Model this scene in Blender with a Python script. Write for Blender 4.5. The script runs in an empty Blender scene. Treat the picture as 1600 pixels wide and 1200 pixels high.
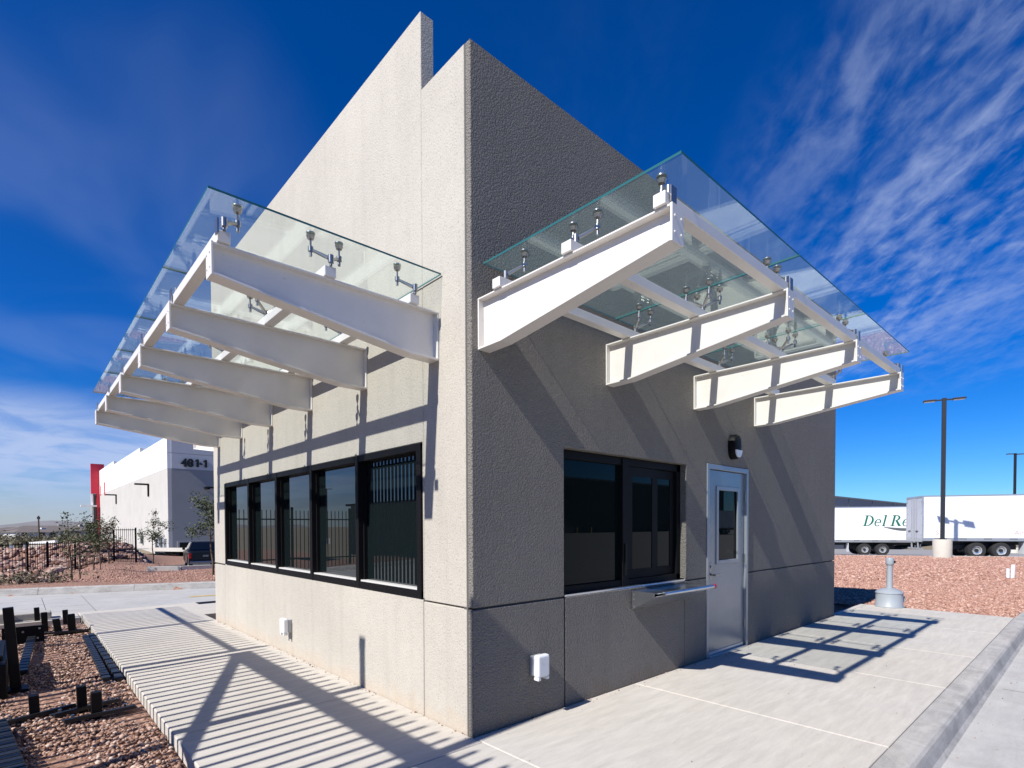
import bpy, bmesh, math, random
import numpy as np
from mathutils import Vector, Matrix, Quaternion

random.seed(7)
rng = np.random.default_rng(11)
S = bpy.context.scene
COL = S.collection

# ------------------------------------------------------------------ camera
FW = Vector((0.67458721, 0.73789083, -0.02119481))
RT = Vector((0.73799971, -0.67479123, -0.00363715))
UP = Vector((0.0169859, 0.01318819, 0.99976875))
CP = Vector((-2.35215567, -2.98761013, 1.49262726))
cam = bpy.data.cameras.new('camera')
cam.sensor_width = 36.0
cam.lens = 847.124 / 1600 * 36
cam.shift_y = (839.496 - 600) / 1600
cam.clip_start = 0.05
cam.clip_end = 6000
camo = bpy.data.objects.new('camera', cam)
COL.objects.link(camo)
camo.matrix_world = Matrix(((RT.x, UP.x, -FW.x, CP.x), (RT.y, UP.y, -FW.y, CP.y), (RT.z, UP.z, -FW.z, CP.z), (0, 0, 0, 1)))
S.camera = camo

def W(px, py, d):
    """a point measured on the photograph, d metres in front of the camera, as a world point"""
    return CP + FW * d + RT * ((px - 800) / 847.124 * d) + UP * (-(py - 839.496) / 847.124 * d)

# ------------------------------------------------------------------ light
SUN = Vector((1.125, 0.076, -1.0))          # the way the sunlight travels
TO = -SUN.normalized()
SUN_STRENGTH = 4.8
SKY_STRENGTH = 0.052
S.view_settings.view_transform = 'Standard'
S.view_settings.look = 'None'
S.view_settings.exposure = 0.5
S.view_settings.gamma = 1.0
S.view_settings.use_curve_mapping = False
S.render.engine = 'CYCLES'
S.cycles.transparent_max_bounces = 24
S.cycles.max_bounces = 8
S.cycles.caustics_reflective = False
S.cycles.caustics_refractive = False
S.cycles.sample_clamp_indirect = 6.0

sl = bpy.data.lights.new('sun', 'SUN')
sl.energy = SUN_STRENGTH
sl.angle = math.radians(0.53)
sl.color = (1.0, 0.965, 0.91)
so = bpy.data.objects.new('sun', sl)
COL.objects.link(so)
so.rotation_euler = SUN.to_track_quat('-Z', 'Y').to_euler()
so.location = (-20, -2, 25)

wd = bpy.data.worlds.new('World')
S.world = wd
wd.use_nodes = True
def N(t, typ, **kw):
    n = t.nodes.new(typ)
    for k, v in kw.items():
        if k.startswith('i_'):
            n.inputs[k[2:].replace('_', ' ')].default_value = v
        else:
            setattr(n, k, v)
    return n
wt = wd.node_tree
wt.nodes.clear()
L = wt.links.new
def wmath(op, a, b=None, c=None, clamp=False):
    n = wt.nodes.new('ShaderNodeMath'); n.operation = op; n.use_clamp = clamp
    for i, q in enumerate((a, b, c)):
        if q is None: continue
        if isinstance(q, (int, float)): n.inputs[i].default_value = q
        else: L(q, n.inputs[i])
    return n.outputs[0]
def wmap(v, a, b, c=0.0, d=1.0):
    n = wt.nodes.new('ShaderNodeMapRange'); n.interpolation_type = 'SMOOTHSTEP'
    L(v, n.inputs[0]); n.inputs[1].default_value = a; n.inputs[2].default_value = b
    n.inputs[3].default_value = c; n.inputs[4].default_value = d
    return n.outputs[0]
sky = N(wt, 'ShaderNodeTexSky', sky_type='NISHITA', sun_disc=False)
sky.sun_elevation = math.asin(TO.z)
sky.sun_rotation = math.atan2(TO.x, TO.y)
sky.altitude = 1200.0
sky.air_density = 1.0
sky.dust_density = 0.6
sky.ozone_density = 3.0
hs = N(wt, 'ShaderNodeHueSaturation'); hs.inputs['Saturation'].default_value = 1.5; hs.inputs['Value'].default_value = 1.0
L(sky.outputs[0], hs.inputs['Color'])
blue = N(wt, 'ShaderNodeMix', data_type='RGBA', blend_type='MULTIPLY'); blue.inputs['Factor'].default_value = 1.0
L(hs.outputs[0], blue.inputs[6]); blue.inputs[7].default_value = (0.60, 1.10, 1.72, 1)
tc = N(wt, 'ShaderNodeTexCoord')
sp = N(wt, 'ShaderNodeSeparateXYZ'); L(tc.outputs['Generated'], sp.inputs[0])
zc = wmath('MAXIMUM', sp.outputs[2], 0.0)
den = wmath('ADD', zc, 0.13)
cb = N(wt, 'ShaderNodeCombineXYZ')
L(wmath('DIVIDE', sp.outputs[0], den), cb.inputs[0]); L(wmath('DIVIDE', sp.outputs[1], den), cb.inputs[1])
def wdot(v):
    n = N(wt, 'ShaderNodeVectorMath', operation='DOT_PRODUCT'); L(tc.outputs['Generated'], n.inputs[0]); n.inputs[1].default_value = Vector(v).normalized()
    return n.outputs['Value']
def wnoise(scale, detail, rough, dist, rot, stretch, loc=(0, 0, 0)):
    m0 = N(wt, 'ShaderNodeMapping'); L(cb.outputs[0], m0.inputs[0]); m0.inputs['Rotation'].default_value = (0, 0, rot)
    m = N(wt, 'ShaderNodeMapping'); L(m0.outputs[0], m.inputs[0])
    m.inputs['Scale'].default_value = stretch; m.inputs['Location'].default_value = loc
    n = N(wt, 'ShaderNodeTexNoise'); L(m.outputs[0], n.inputs['Vector'])
    n.inputs['Scale'].default_value = scale; n.inputs['Detail'].default_value = detail
    n.inputs['Roughness'].default_value = rough; n.inputs['Distortion'].default_value = dist
    return n.outputs['Fac']
def pdir(px, py): return FW + RT * ((px - 800) / 847.124) + UP * (-(py - 839.496) / 847.124)
fine = wnoise(3.4, 9, 0.62, 0.5, math.radians(-42), (0.52, 1.45, 1))
cell = wnoise(16.0, 5, 0.55, 0.3, math.radians(-42), (0.75, 1.2, 1), (3, 1, 0))
low = wnoise(0.75, 3, 0.5, 0.3, math.radians(-42), (0.45, 1.5, 1), (5.2, 2.4, 0))
tex = wmath('ADD', wmath('MULTIPLY', fine, 0.64), wmath('MULTIPLY', cell, 0.36))
wisp = wmap(tex, 0.40, 0.70)
cover = wmap(low, 0.46, 0.66, 0.0, 0.25)
east = wmath('MULTIPLY', wmap(wdot(pdir(1630, 390)), 0.90, 0.975), wmap(sp.outputs[2], 0.17, 0.27))
east = wmath('MULTIPLY', east, wmap(low, 0.33, 0.58, 0.2, 1.0))
bank = wmath('MULTIPLY', wmap(wdot(pdir(-60, 740)), 0.80, 0.985), wmap(sp.outputs[2], 0.21, 0.135))
veil = wmath('MULTIPLY', wmap(wdot(pdir(120, 340)), 0.93, 0.99), 0.13)
amount = wmath('MULTIPLY', wisp, wmath('MAXIMUM', wmath('MULTIPLY', east, 0.75), wmath('MULTIPLY', cover, 0.06)))
soft = wnoise(1.6, 3, 0.45, 0.8, math.radians(-60), (0.75, 1.1, 1), (1.3, 0.4, 0))
amount = wmath('MAXIMUM', amount, wmath('MULTIPLY', veil, wmap(soft, 0.35, 0.7, 0.1, 1.0)))
puff = wnoise(2.6, 6, 0.55, 0.6, 0.3, (1, 1, 1), (7, 2, 0))
bankf = wmath('MULTIPLY', bank, wmap(puff, 0.3, 0.62, 0.45, 0.98))
amount = wmath('MAXIMUM', amount, bankf)
amount = wmath('MULTIPLY', amount, 0.85, clamp=True)
# a dusty pale band low over the western horizon
dust = wmath('MULTIPLY', wmap(sp.outputs[2], 0.10, 0.0), wmap(wdot(pdir(0, 800)), 0.75, 0.97))
dustmix = N(wt, 'ShaderNodeMix', data_type='RGBA'); L(wmath('MULTIPLY', dust, 0.8), dustmix.inputs['Factor']); L(blue.outputs[2], dustmix.inputs[6]); dustmix.inputs[7].default_value = (6.6, 6.8, 7.2, 1)
amount = wmath('MULTIPLY', amount, wmath('SUBTRACT', 1.0, wmath('MULTIPLY', dust, 0.8)))
mx = N(wt, 'ShaderNodeMix', data_type='RGBA'); L(amount, mx.inputs['Factor']); L(dustmix.outputs[2], mx.inputs[6]); mx.inputs[7].default_value = (7.0, 8.4, 12.0, 1)
bg = N(wt, 'ShaderNodeBackground'); L(mx.outputs[2], bg.inputs[0]); bg.inputs[1].default_value = SKY_STRENGTH
ow = N(wt, 'ShaderNodeOutputWorld'); L(bg.outputs[0], ow.inputs[0])

# ------------------------------------------------------------------ materials
def mat(name, col, rough=0.6, metal=0.0, spec=0.5, var=0.0, vs=3.0, bump=None, ior=None, coat=0.0, speck=None):
    m = bpy.data.materials.new(name); m.use_nodes = True
    t = m.node_tree; b = t.nodes['Principled BSDF']
    b.inputs['Base Color'].default_value = (*col, 1)
    b.inputs['Roughness'].default_value = rough
    b.inputs['Metallic'].default_value = metal
    b.inputs['Specular IOR Level'].default_value = spec
    if ior: b.inputs['IOR'].default_value = ior
    if coat: b.inputs['Coat Weight'].default_value = coat; b.inputs['Coat Roughness'].default_value = 0.06
    g = None
    if var or bump or speck:
        g = N(t, 'ShaderNodeNewGeometry').outputs['Position']
    last = None
    if var:
        n = N(t, 'ShaderNodeTexNoise'); t.links.new(g, n.inputs['Vector'])
        n.inputs['Scale'].default_value = vs; n.inputs['Detail'].default_value = 7; n.inputs['Roughness'].default_value = 0.65
        r = N(t, 'ShaderNodeMapRange'); t.links.new(n.outputs['Fac'], r.inputs[0])
        r.inputs[1].default_value = 0.3; r.inputs[2].default_value = 0.7; r.inputs[3].default_value = 1 - var; r.inputs[4].default_value = 1 + var
        x = N(t, 'ShaderNodeVectorMath', operation='SCALE'); x.inputs[0].default_value = col; t.links.new(r.outputs[0], x.inputs['Scale'])
        last = x.outputs[0]
    if speck:
        sc, lo, hi, dark = speck
        n = N(t, 'ShaderNodeTexNoise'); t.links.new(g, n.inputs['Vector']); n.inputs['Scale'].default_value = sc; n.inputs['Detail'].default_value = 3
        r = N(t, 'ShaderNodeMapRange'); t.links.new(n.outputs['Fac'], r.inputs[0])
        r.inputs[1].default_value = lo; r.inputs[2].default_value = hi; r.inputs[3].default_value = dark; r.inputs[4].default_value = 1
        x = N(t, 'ShaderNodeVectorMath', operation='SCALE')
        if last: t.links.new(last, x.inputs[0])
        else: x.inputs[0].default_value = col
        t.links.new(r.outputs[0], x.inputs['Scale']); last = x.outputs[0]
    if last: t.links.new(last, b.inputs['Base Color'])
    if bump:
        st, sc, dist = bump
        n = N(t, 'ShaderNodeTexNoise'); t.links.new(g, n.inputs['Vector']); n.inputs['Scale'].default_value = sc; n.inputs['Detail'].default_value = 4
        bp = N(t, 'ShaderNodeBump'); bp.inputs['Strength'].default_value = st; bp.inputs['Distance'].default_value = dist
        t.links.new(n.outputs['Fac'], bp.inputs['Height']); t.links.new(bp.outputs[0], b.inputs['Normal'])
    return m

def stucco(name, col, dist=0.006, grain=1.0):
    m = bpy.data.materials.new(name); m.use_nodes = True
    t = m.node_tree; b = t.nodes['Principled BSDF']; k = t.links.new
    b.inputs['Roughness'].default_value = 0.85; b.inputs['Specular IOR Level'].default_value = 0.25
    g = N(t, 'ShaderNodeNewGeometry').outputs['Position']
    def noise(sc, det=4, ro=0.5):
        n = N(t, 'ShaderNodeTexNoise'); k(g, n.inputs['Vector']); n.inputs['Scale'].default_value = sc; n.inputs['Detail'].default_value = det; n.inputs['Roughness'].default_value = ro
        return n.outputs['Fac']
    def rg(v, a, b_, c, d):
        r = N(t, 'ShaderNodeMapRange'); k(v, r.inputs[0])
        for i, q in enumerate((a, b_, c, d)): r.inputs[i + 1].default_value = q
        return r.outputs[0]
    def mul(a, c):
        n = N(t, 'ShaderNodeMath', operation='MULTIPLY'); k(a, n.inputs[0])
        if isinstance(c, float): n.inputs[1].default_value = c
        else: k(c, n.inputs[1])
        return n.outputs[0]
    tone = mul(rg(noise(0.9, 5), 0.3, 0.7, 0.93, 1.05), rg(noise(9, 4, 0.7), 0.3, 0.7, 0.96, 1.03))
    tone = mul(tone, rg(noise(70, 2), 0.30, 0.43, 0.72, 1.0))
    x = N(t, 'ShaderNodeVectorMath', operation='SCALE'); x.inputs[0].default_value = col; k(tone, x.inputs['Scale'])
    # red dust splashed along the foot of the wall, faint runs down it
    sz = N(t, 'ShaderNodeSeparateXYZ'); k(g, sz.inputs[0])
    hz_ = N(t, 'ShaderNodeMath', operation='MULTIPLY_ADD'); k(noise(6, 6, 0.7), hz_.inputs[0]); hz_.inputs[1].default_value = -0.55; k(sz.outputs[2], hz_.inputs[2])
    dust = rg(hz_.outputs[0], -0.30, -0.12, 0.45, 0.0)
    dm = N(t, 'ShaderNodeMix', data_type='RGBA'); k(dust, dm.inputs['Factor']); k(x.outputs[0], dm.inputs[6]); dm.inputs[7].default_value = (col[0] * 0.95, col[1] * 0.80, col[2] * 0.68, 1)
    mp = N(t, 'ShaderNodeMapping'); k(g, mp.inputs[0]); mp.inputs['Scale'].default_value = (7, 7, 0.35)
    rn = N(t, 'ShaderNodeTexNoise'); k(mp.outputs[0], rn.inputs['Vector']); rn.inputs['Scale'].default_value = 1.0; rn.inputs['Detail'].default_value = 5
    run = N(t, 'ShaderNodeVectorMath', operation='SCALE'); k(dm.outputs[2], run.inputs[0]); k(rg(rn.outputs['Fac'], 0.3, 0.5, 0.94, 1.0), run.inputs['Scale'])
    k(run.outputs[0], b.inputs['Base Color'])
    vo = N(t, 'ShaderNodeTexVoronoi', feature='SMOOTH_F1'); k(g, vo.inputs['Vector']); vo.inputs['Scale'].default_value = 75 * grain; vo.inputs['Smoothness'].default_value = 0.6
    h = N(t, 'ShaderNodeMath', operation='ADD'); k(mul(noise(110 * grain, 4, 0.6), 0.7), h.inputs[0]); k(mul(vo.outputs['Distance'], -1.3), h.inputs[1])
    bp = N(t, 'ShaderNodeBump'); bp.inputs['Strength'].default_value = 0.8; bp.inputs['Distance'].default_value = dist
    k(h.outputs[0], bp.inputs['Height']); k(bp.outputs[0], b.inputs['Normal'])
    return m

def concrete(name, col, streak=0.12, stain=0.0):
    m = bpy.data.materials.new(name); m.use_nodes = True
    t = m.node_tree; b = t.nodes['Principled BSDF']; k = t.links.new
    b.inputs['Roughness'].default_value = 0.85; b.inputs['Specular IOR Level'].default_value = 0.3
    g = N(t, 'ShaderNodeNewGeometry').outputs['Position']
    def noise(sc, det, ro, stretch=(1, 1, 1), dist=0.0):
        mp = N(t, 'ShaderNodeMapping'); k(g, mp.inputs[0]); mp.inputs['Scale'].default_value = stretch
        n = N(t, 'ShaderNodeTexNoise'); k(mp.outputs[0], n.inputs['Vector']); n.inputs['Scale'].default_value = sc; n.inputs['Detail'].default_value = det; n.inputs['Roughness'].default_value = ro; n.inputs['Distortion'].default_value = dist
        return n.outputs['Fac']
    def rg(v, a, b_, c, d):
        r = N(t, 'ShaderNodeMapRange'); k(v, r.inputs[0])
        for i, q in enumerate((a, b_, c, d)): r.inputs[i + 1].default_value = q
        return r.outputs[0]
    def mul(a, c):
        n = N(t, 'ShaderNodeMath', operation='MULTIPLY'); k(a, n.inputs[0]); k(c, n.inputs[1]); return n.outputs[0]
    tone = mul(rg(noise(0.8, 6, 0.6), 0.3, 0.7, 0.95, 1.04), rg(noise(7.0, 8, 0.75, (0.3, 1.9, 1), 0.3), 0.32, 0.68, 1 - streak * 0.8, 1 + streak * 0.5))
    tone = mul(tone, rg(noise(11, 5, 0.75, (0.4, 1.4, 1), 0.8), 0.26, 0.38, 0.78, 1.0))
    tone = mul(tone, rg(noise(160, 2, 0.5), 0.3, 0.7, 0.93, 1.06))
    if stain:
        tone = mul(tone, rg(noise(2.2, 7, 0.7, (1, 1, 2.5), 1.0), 0.36, 0.60, 1 - stain, 1.0))
    hue = N(t, 'ShaderNodeMix', data_type='RGBA'); k(noise(0.45, 3, 0.5), hue.inputs['Factor'])
    hue.inputs[6].default_value = (col[0] * 1.03, col[1] * 0.99, col[2] * 0.93, 1); hue.inputs[7].default_value = (col[0] * 0.97, col[1] * 1.0, col[2] * 1.04, 1)
    x = N(t, 'ShaderNodeVectorMath', operation='SCALE'); k(hue.outputs[2], x.inputs[0]); k(tone, x.inputs['Scale'])
    k(x.outputs[0], b.inputs['Base Color'])
    bp = N(t, 'ShaderNodeBump'); bp.inputs['Strength'].default_value = 0.35; bp.inputs['Distance'].default_value = 0.004
    k(noise(90, 5, 0.6), bp.inputs['Height']); k(bp.outputs[0], b.inputs['Normal'])
    return m

def tinted(name, stops, rough=0.9, bump=(0.6, 60, 0.01)):
    """stone, bark or leaf colour picked per piece from the 'tint' attribute"""
    m = bpy.data.materials.new(name); m.use_nodes = True
    t = m.node_tree; b = t.nodes['Principled BSDF']; k = t.links.new
    b.inputs['Roughness'].default_value = rough; b.inputs['Specular IOR Level'].default_value = 0.25
    a = N(t, 'ShaderNodeAttribute', attribute_name='tint')
    r = N(t, 'ShaderNodeValToRGB'); k(a.outputs['Fac'], r.inputs[0])
    e = r.color_ramp.elements
    while len(e) < len(stops): e.new(0.5)
    for i, (p, c) in enumerate(stops): e[i].position = p; e[i].color = (*c, 1)
    k(r.outputs[0], b.inputs['Base Color'])
    return m

def dirt(name, c1, c2, c3, sc=1.2):
    m = bpy.data.materials.new(name); m.use_nodes = True
    t = m.node_tree; b = t.nodes['Principled BSDF']; k = t.links.new
    b.inputs['Roughness'].default_value = 0.95; b.inputs['Specular IOR Level'].default_value = 0.15
    g = N(t, 'ShaderNodeNewGeometry').outputs['Position']
    vo = N(t, 'ShaderNodeTexVoronoi'); k(g, vo.inputs['Vector']); vo.inputs['Scale'].default_value = 17
    no = N(t, 'ShaderNodeTexNoise'); k(g, no.inputs['Vector']); no.inputs['Scale'].default_value = sc; no.inputs['Detail'].default_value = 8
    r = N(t, 'ShaderNodeValToRGB'); k(vo.outputs['Color'], r.inputs[0])
    e = r.color_ramp.elements; e[0].position = 0.15; e[0].color = (*c1, 1); e[1].position = 0.85; e[1].color = (*c2, 1)
    mx = N(t, 'ShaderNodeMix', data_type='RGBA'); k(no.outputs['Fac'], mx.inputs['Factor']); k(r.outputs[0], mx.inputs[6]); mx.inputs[7].default_value = (*c3, 1)
    k(mx.outputs[2], b.inputs['Base Color'])
    bp = N(t, 'ShaderNodeBump'); bp.inputs['Strength'].default_value = 0.8; bp.inputs['Distance'].default_value = 0.03
    k(vo.outputs['Distance'], bp.inputs['Height']); bp.invert = True; k(bp.outputs[0], b.inputs['Normal'])
    return m

def glass(name, tint, ior=1.5, haze=0.05):
    m = bpy.data.materials.new(name); m.use_nodes = True
    t = m.node_tree; t.nodes.clear(); k = t.links.new
    tr = N(t, 'ShaderNodeBsdfTransparent'); tr.inputs[0].default_value = (*tint, 1)
    gl = N(t, 'ShaderNodeBsdfGlossy'); gl.inputs['Roughness'].default_value = 0.015; gl.inputs[0].default_value = (0.91, 1, 0.97, 1)
    ge = N(t, 'ShaderNodeNewGeometry')
    dp = N(t, 'ShaderNodeVectorMath', operation='DOT_PRODUCT'); k(ge.outputs['Incoming'], dp.inputs[0]); k(ge.outputs['Normal'], dp.inputs[1])
    ab = N(t, 'ShaderNodeMath', operation='ABSOLUTE'); k(dp.outputs['Value'], ab.inputs[0])
    om = N(t, 'ShaderNodeMath', operation='SUBTRACT'); om.inputs[0].default_value = 1.0; k(ab.outputs[0], om.inputs[1])
    pw = N(t, 'ShaderNodeMath', operation='POWER'); k(om.outputs[0], pw.inputs[0]); pw.inputs[1].default_value = 5.0
    f0 = ((ior - 1) / (ior + 1)) ** 2
    fr = N(t, 'ShaderNodeMath', operation='MULTIPLY_ADD'); k(pw.outputs[0], fr.inputs[0]); fr.inputs[1].default_value = 1 - f0; fr.inputs[2].default_value = f0
    di = N(t, 'ShaderNodeBsdfTranslucent'); di.inputs[0].default_value = (0.58, 0.78, 0.73, 1)
    m1 = N(t, 'ShaderNodeMixShader'); m1.inputs[0].default_value = haze; k(tr.outputs[0], m1.inputs[1]); k(di.outputs[0], m1.inputs[2])
    m2 = N(t, 'ShaderNodeMixShader'); k(fr.outputs[0], m2.inputs[0]); k(m1.outputs[0], m2.inputs[1]); k(gl.outputs[0], m2.inputs[2])
    o = N(t, 'ShaderNodeOutputMaterial'); k(m2.outputs[0], o.inputs[0])
    return m

M = dict(
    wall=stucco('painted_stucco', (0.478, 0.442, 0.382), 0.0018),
    wallr=stucco('painted_stucco_shaded', (0.208, 0.192, 0.170), 0.010, 1.05),  # same stucco, darkened so the right wall's shade is in the colour
    walk=concrete('walk_concrete', (0.535, 0.50, 0.445), 0.18),
    kerb=concrete('kerb_concrete', (0.47, 0.45, 0.42), 0.2, 0.28),
    road=concrete('road_concrete', (0.46, 0.45, 0.43), 0.10, 0.12),
    joint=mat('joint_sand', (0.30, 0.28, 0.25), 0.95),
    dark=mat('dark_joint_seal', (0.10, 0.095, 0.09), 0.9),  # dark sealant colour of the joints
    steel=mat('white_steel_paint', (0.73, 0.695, 0.645), 0.38, var=0.04, vs=5, speck=(38, 0.24, 0.30, 0.8)),
    inox=mat('stainless_steel', (0.36, 0.35, 0.335), 0.3, 0.85),
    counter=mat('brushed_stainless', (0.66, 0.68, 0.70), 0.28, 1.0, var=0.05, vs=9),
    pane=glass('clear_canopy_glass', (0.952, 0.974, 0.967), 1.66, 0.035),
    paneedge=mat('green_glass_edge', (0.03, 0.13, 0.13), 0.08, ior=1.5, spec=0.6),
    black=mat('black_anodised', (0.008, 0.008, 0.009), 0.5, spec=0.1),
    tint=mat('dark_tinted_glass', (0.006, 0.010, 0.011), 0.0, ior=1.85),
    tintr=mat('hatch_dark_glass', (0.004, 0.008, 0.008), 0.0, ior=1.22),
    sill=mat('light_sill', (0.62, 0.61, 0.58), 0.5),
    door=mat('grey_door_paint', (0.30, 0.32, 0.35), 0.27, 0.55, var=0.06, vs=2.2, bump=(0.25, 2.6, 0.03)),
    frame=mat('grey_frame_paint', (0.33, 0.35, 0.38), 0.3, 0.4),
    lens=mat('white_lens', (0.75, 0.76, 0.76), 0.3),
    pvc=mat('white_plastic', (0.74, 0.75, 0.76), 0.35),
    pvcgrey=mat('grey_plastic', (0.42, 0.43, 0.45), 0.4),
    red=mat('red_cap', (0.42, 0.02, 0.05), 0.4),
    binp=mat('grey_receptacle_plastic', (0.30, 0.33, 0.36), 0.42, var=0.05, vs=8),
    iron=mat('black_iron_paint', (0.004, 0.004, 0.0045), 0.5, spec=0.22),
    irongrey=mat('worn_black_steel', (0.022, 0.025, 0.028), 0.42, 0.3, var=0.25, vs=20),
    bolt=mat('zinc_bolt', (0.6, 0.6, 0.6), 0.3, 1.0),
    lampc=concrete('pedestal_concrete', (0.52, 0.49, 0.43), 0.08),
    bronze=mat('dark_bronze_pole', (0.016, 0.017, 0.022), 0.4),
    asphalt=mat('asphalt', (0.055, 0.055, 0.057), 0.9, var=0.2, vs=1.5, bump=(0.6, 90, 0.01)),
    lot=concrete('lot_concrete', (0.33, 0.32, 0.31), 0.12, 0.1),
    white=mat('trailer_white', (0.78, 0.80, 0.82), 0.35, var=0.03, vs=1.1, coat=0.2),
    offwhite=mat('trailer_rear_white', (0.55, 0.55, 0.58), 0.4, var=0.05, vs=3),
    alu=mat('aluminium_rail', (0.60, 0.60, 0.60), 0.35, 0.8),
    rubber=mat('tyre_rubber', (0.018, 0.018, 0.018), 0.75),
    chassis=mat('chassis_black', (0.012, 0.012, 0.012), 0.6),
    rim=mat('polished_rim', (0.75, 0.75, 0.76), 0.25, 0.7),
    green=mat('green_lettering', (0.004, 0.13, 0.075), 0.5),
    greyprint=mat('grey_lettering', (0.10, 0.11, 0.11), 0.5),
    redprint=mat('faded_red_lettering', (0.48, 0.30, 0.30), 0.5),
    letter=mat('black_letter', (0.008, 0.008, 0.008), 0.5),
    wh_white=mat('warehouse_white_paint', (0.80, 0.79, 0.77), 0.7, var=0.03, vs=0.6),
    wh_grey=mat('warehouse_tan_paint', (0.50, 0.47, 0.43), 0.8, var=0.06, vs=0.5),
    wh_front=mat('warehouse_shaded_tan', (0.27, 0.265, 0.26), 0.8, var=0.04, vs=0.5),  # flank's tan darkened and greyed, shade of the front put into it
    wh_shaded_white=mat('warehouse_shaded_white', (0.52, 0.52, 0.52), 0.7, var=0.03, vs=0.6),  # white band colour lowered to stand for shade on the front
    wh_red=mat('warehouse_red_paint', (0.62, 0.025, 0.05), 0.55, var=0.04, vs=0.8),
    wh_dark=mat('warehouse_far_grey', (0.32, 0.31, 0.31), 0.8, var=0.05, vs=0.2),
    truck=mat('black_truck_paint', (0.006, 0.008, 0.013), 0.3, coat=0.25),
    truckglass=mat('truck_glass', (0.006, 0.007, 0.008), 0.02, ior=1.6),
    taillight=mat('tail_light_red', (0.40, 0.01, 0.015), 0.2),
    chrome=mat('chrome_bumper', (0.55, 0.55, 0.57), 0.2, 1.0),
    tan=mat('house_stucco', (0.48, 0.42, 0.35), 0.9),
    houseW=mat('house_white', (0.68, 0.67, 0.64), 0.9),
    roof=mat('house_roof_tile', (0.15, 0.125, 0.11), 0.9, var=0.15, vs=2),
    winfar=mat('far_window', (0.03, 0.035, 0.04), 0.1),
    yellow=mat('worn_yellow_paint', (0.50, 0.36, 0.14), 0.85, var=0.2, vs=14),
    bark=mat('bark', (0.10, 0.075, 0.05), 0.95, var=0.2, vs=30),
    stake=mat('wood_stake', (0.26, 0.19, 0.13), 0.9),
    dirt=dirt('red_dirt', (0.22, 0.12, 0.085), (0.40, 0.25, 0.185), (0.30, 0.175, 0.13)),
    desert=dirt('desert_ground', (0.20, 0.16, 0.115), (0.33, 0.27, 0.20), (0.22, 0.19, 0.13), 0.05),
    gravel=tinted('pink_gravel', [(0.0, (0.13, 0.07, 0.05)), (0.35, (0.30, 0.18, 0.13)), (0.75, (0.43, 0.28, 0.215)), (1.0, (0.60, 0.47, 0.39))]),
    gravelr=tinted('red_gravel', [(0.0, (0.24, 0.125, 0.09)), (0.3, (0.36, 0.20, 0.15)), (0.75, (0.46, 0.265, 0.20)), (1.0, (0.58, 0.40, 0.32))]),
    rock=tinted('riprap_rock', [(0.0, (0.15, 0.08, 0.06)), (0.4, (0.29, 0.17, 0.13)), (0.8, (0.40, 0.26, 0.205)), (1.0, (0.54, 0.42, 0.35))]),
    leaf=tinted('desert_tree_leaf', [(0.0, (0.035, 0.05, 0.022)), (0.6, (0.075, 0.095, 0.04)), (1.0, (0.14, 0.15, 0.075))], 0.6),
    leafdry=tinted('russet_tree_leaf', [(0.0, (0.05, 0.05, 0.025)), (0.6, (0.10, 0.085, 0.04)), (1.0, (0.17, 0.11, 0.06))], 0.6),
    brush=tinted('desert_brush', [(0.0, (0.075, 0.072, 0.045)), (0.5, (0.14, 0.13, 0.085)), (1.0, (0.22, 0.19, 0.13))], 0.9),
    hill=mat('far_hill', (0.20, 0.19, 0.19), 1.0, var=0.15, vs=0.02),
)

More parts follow.
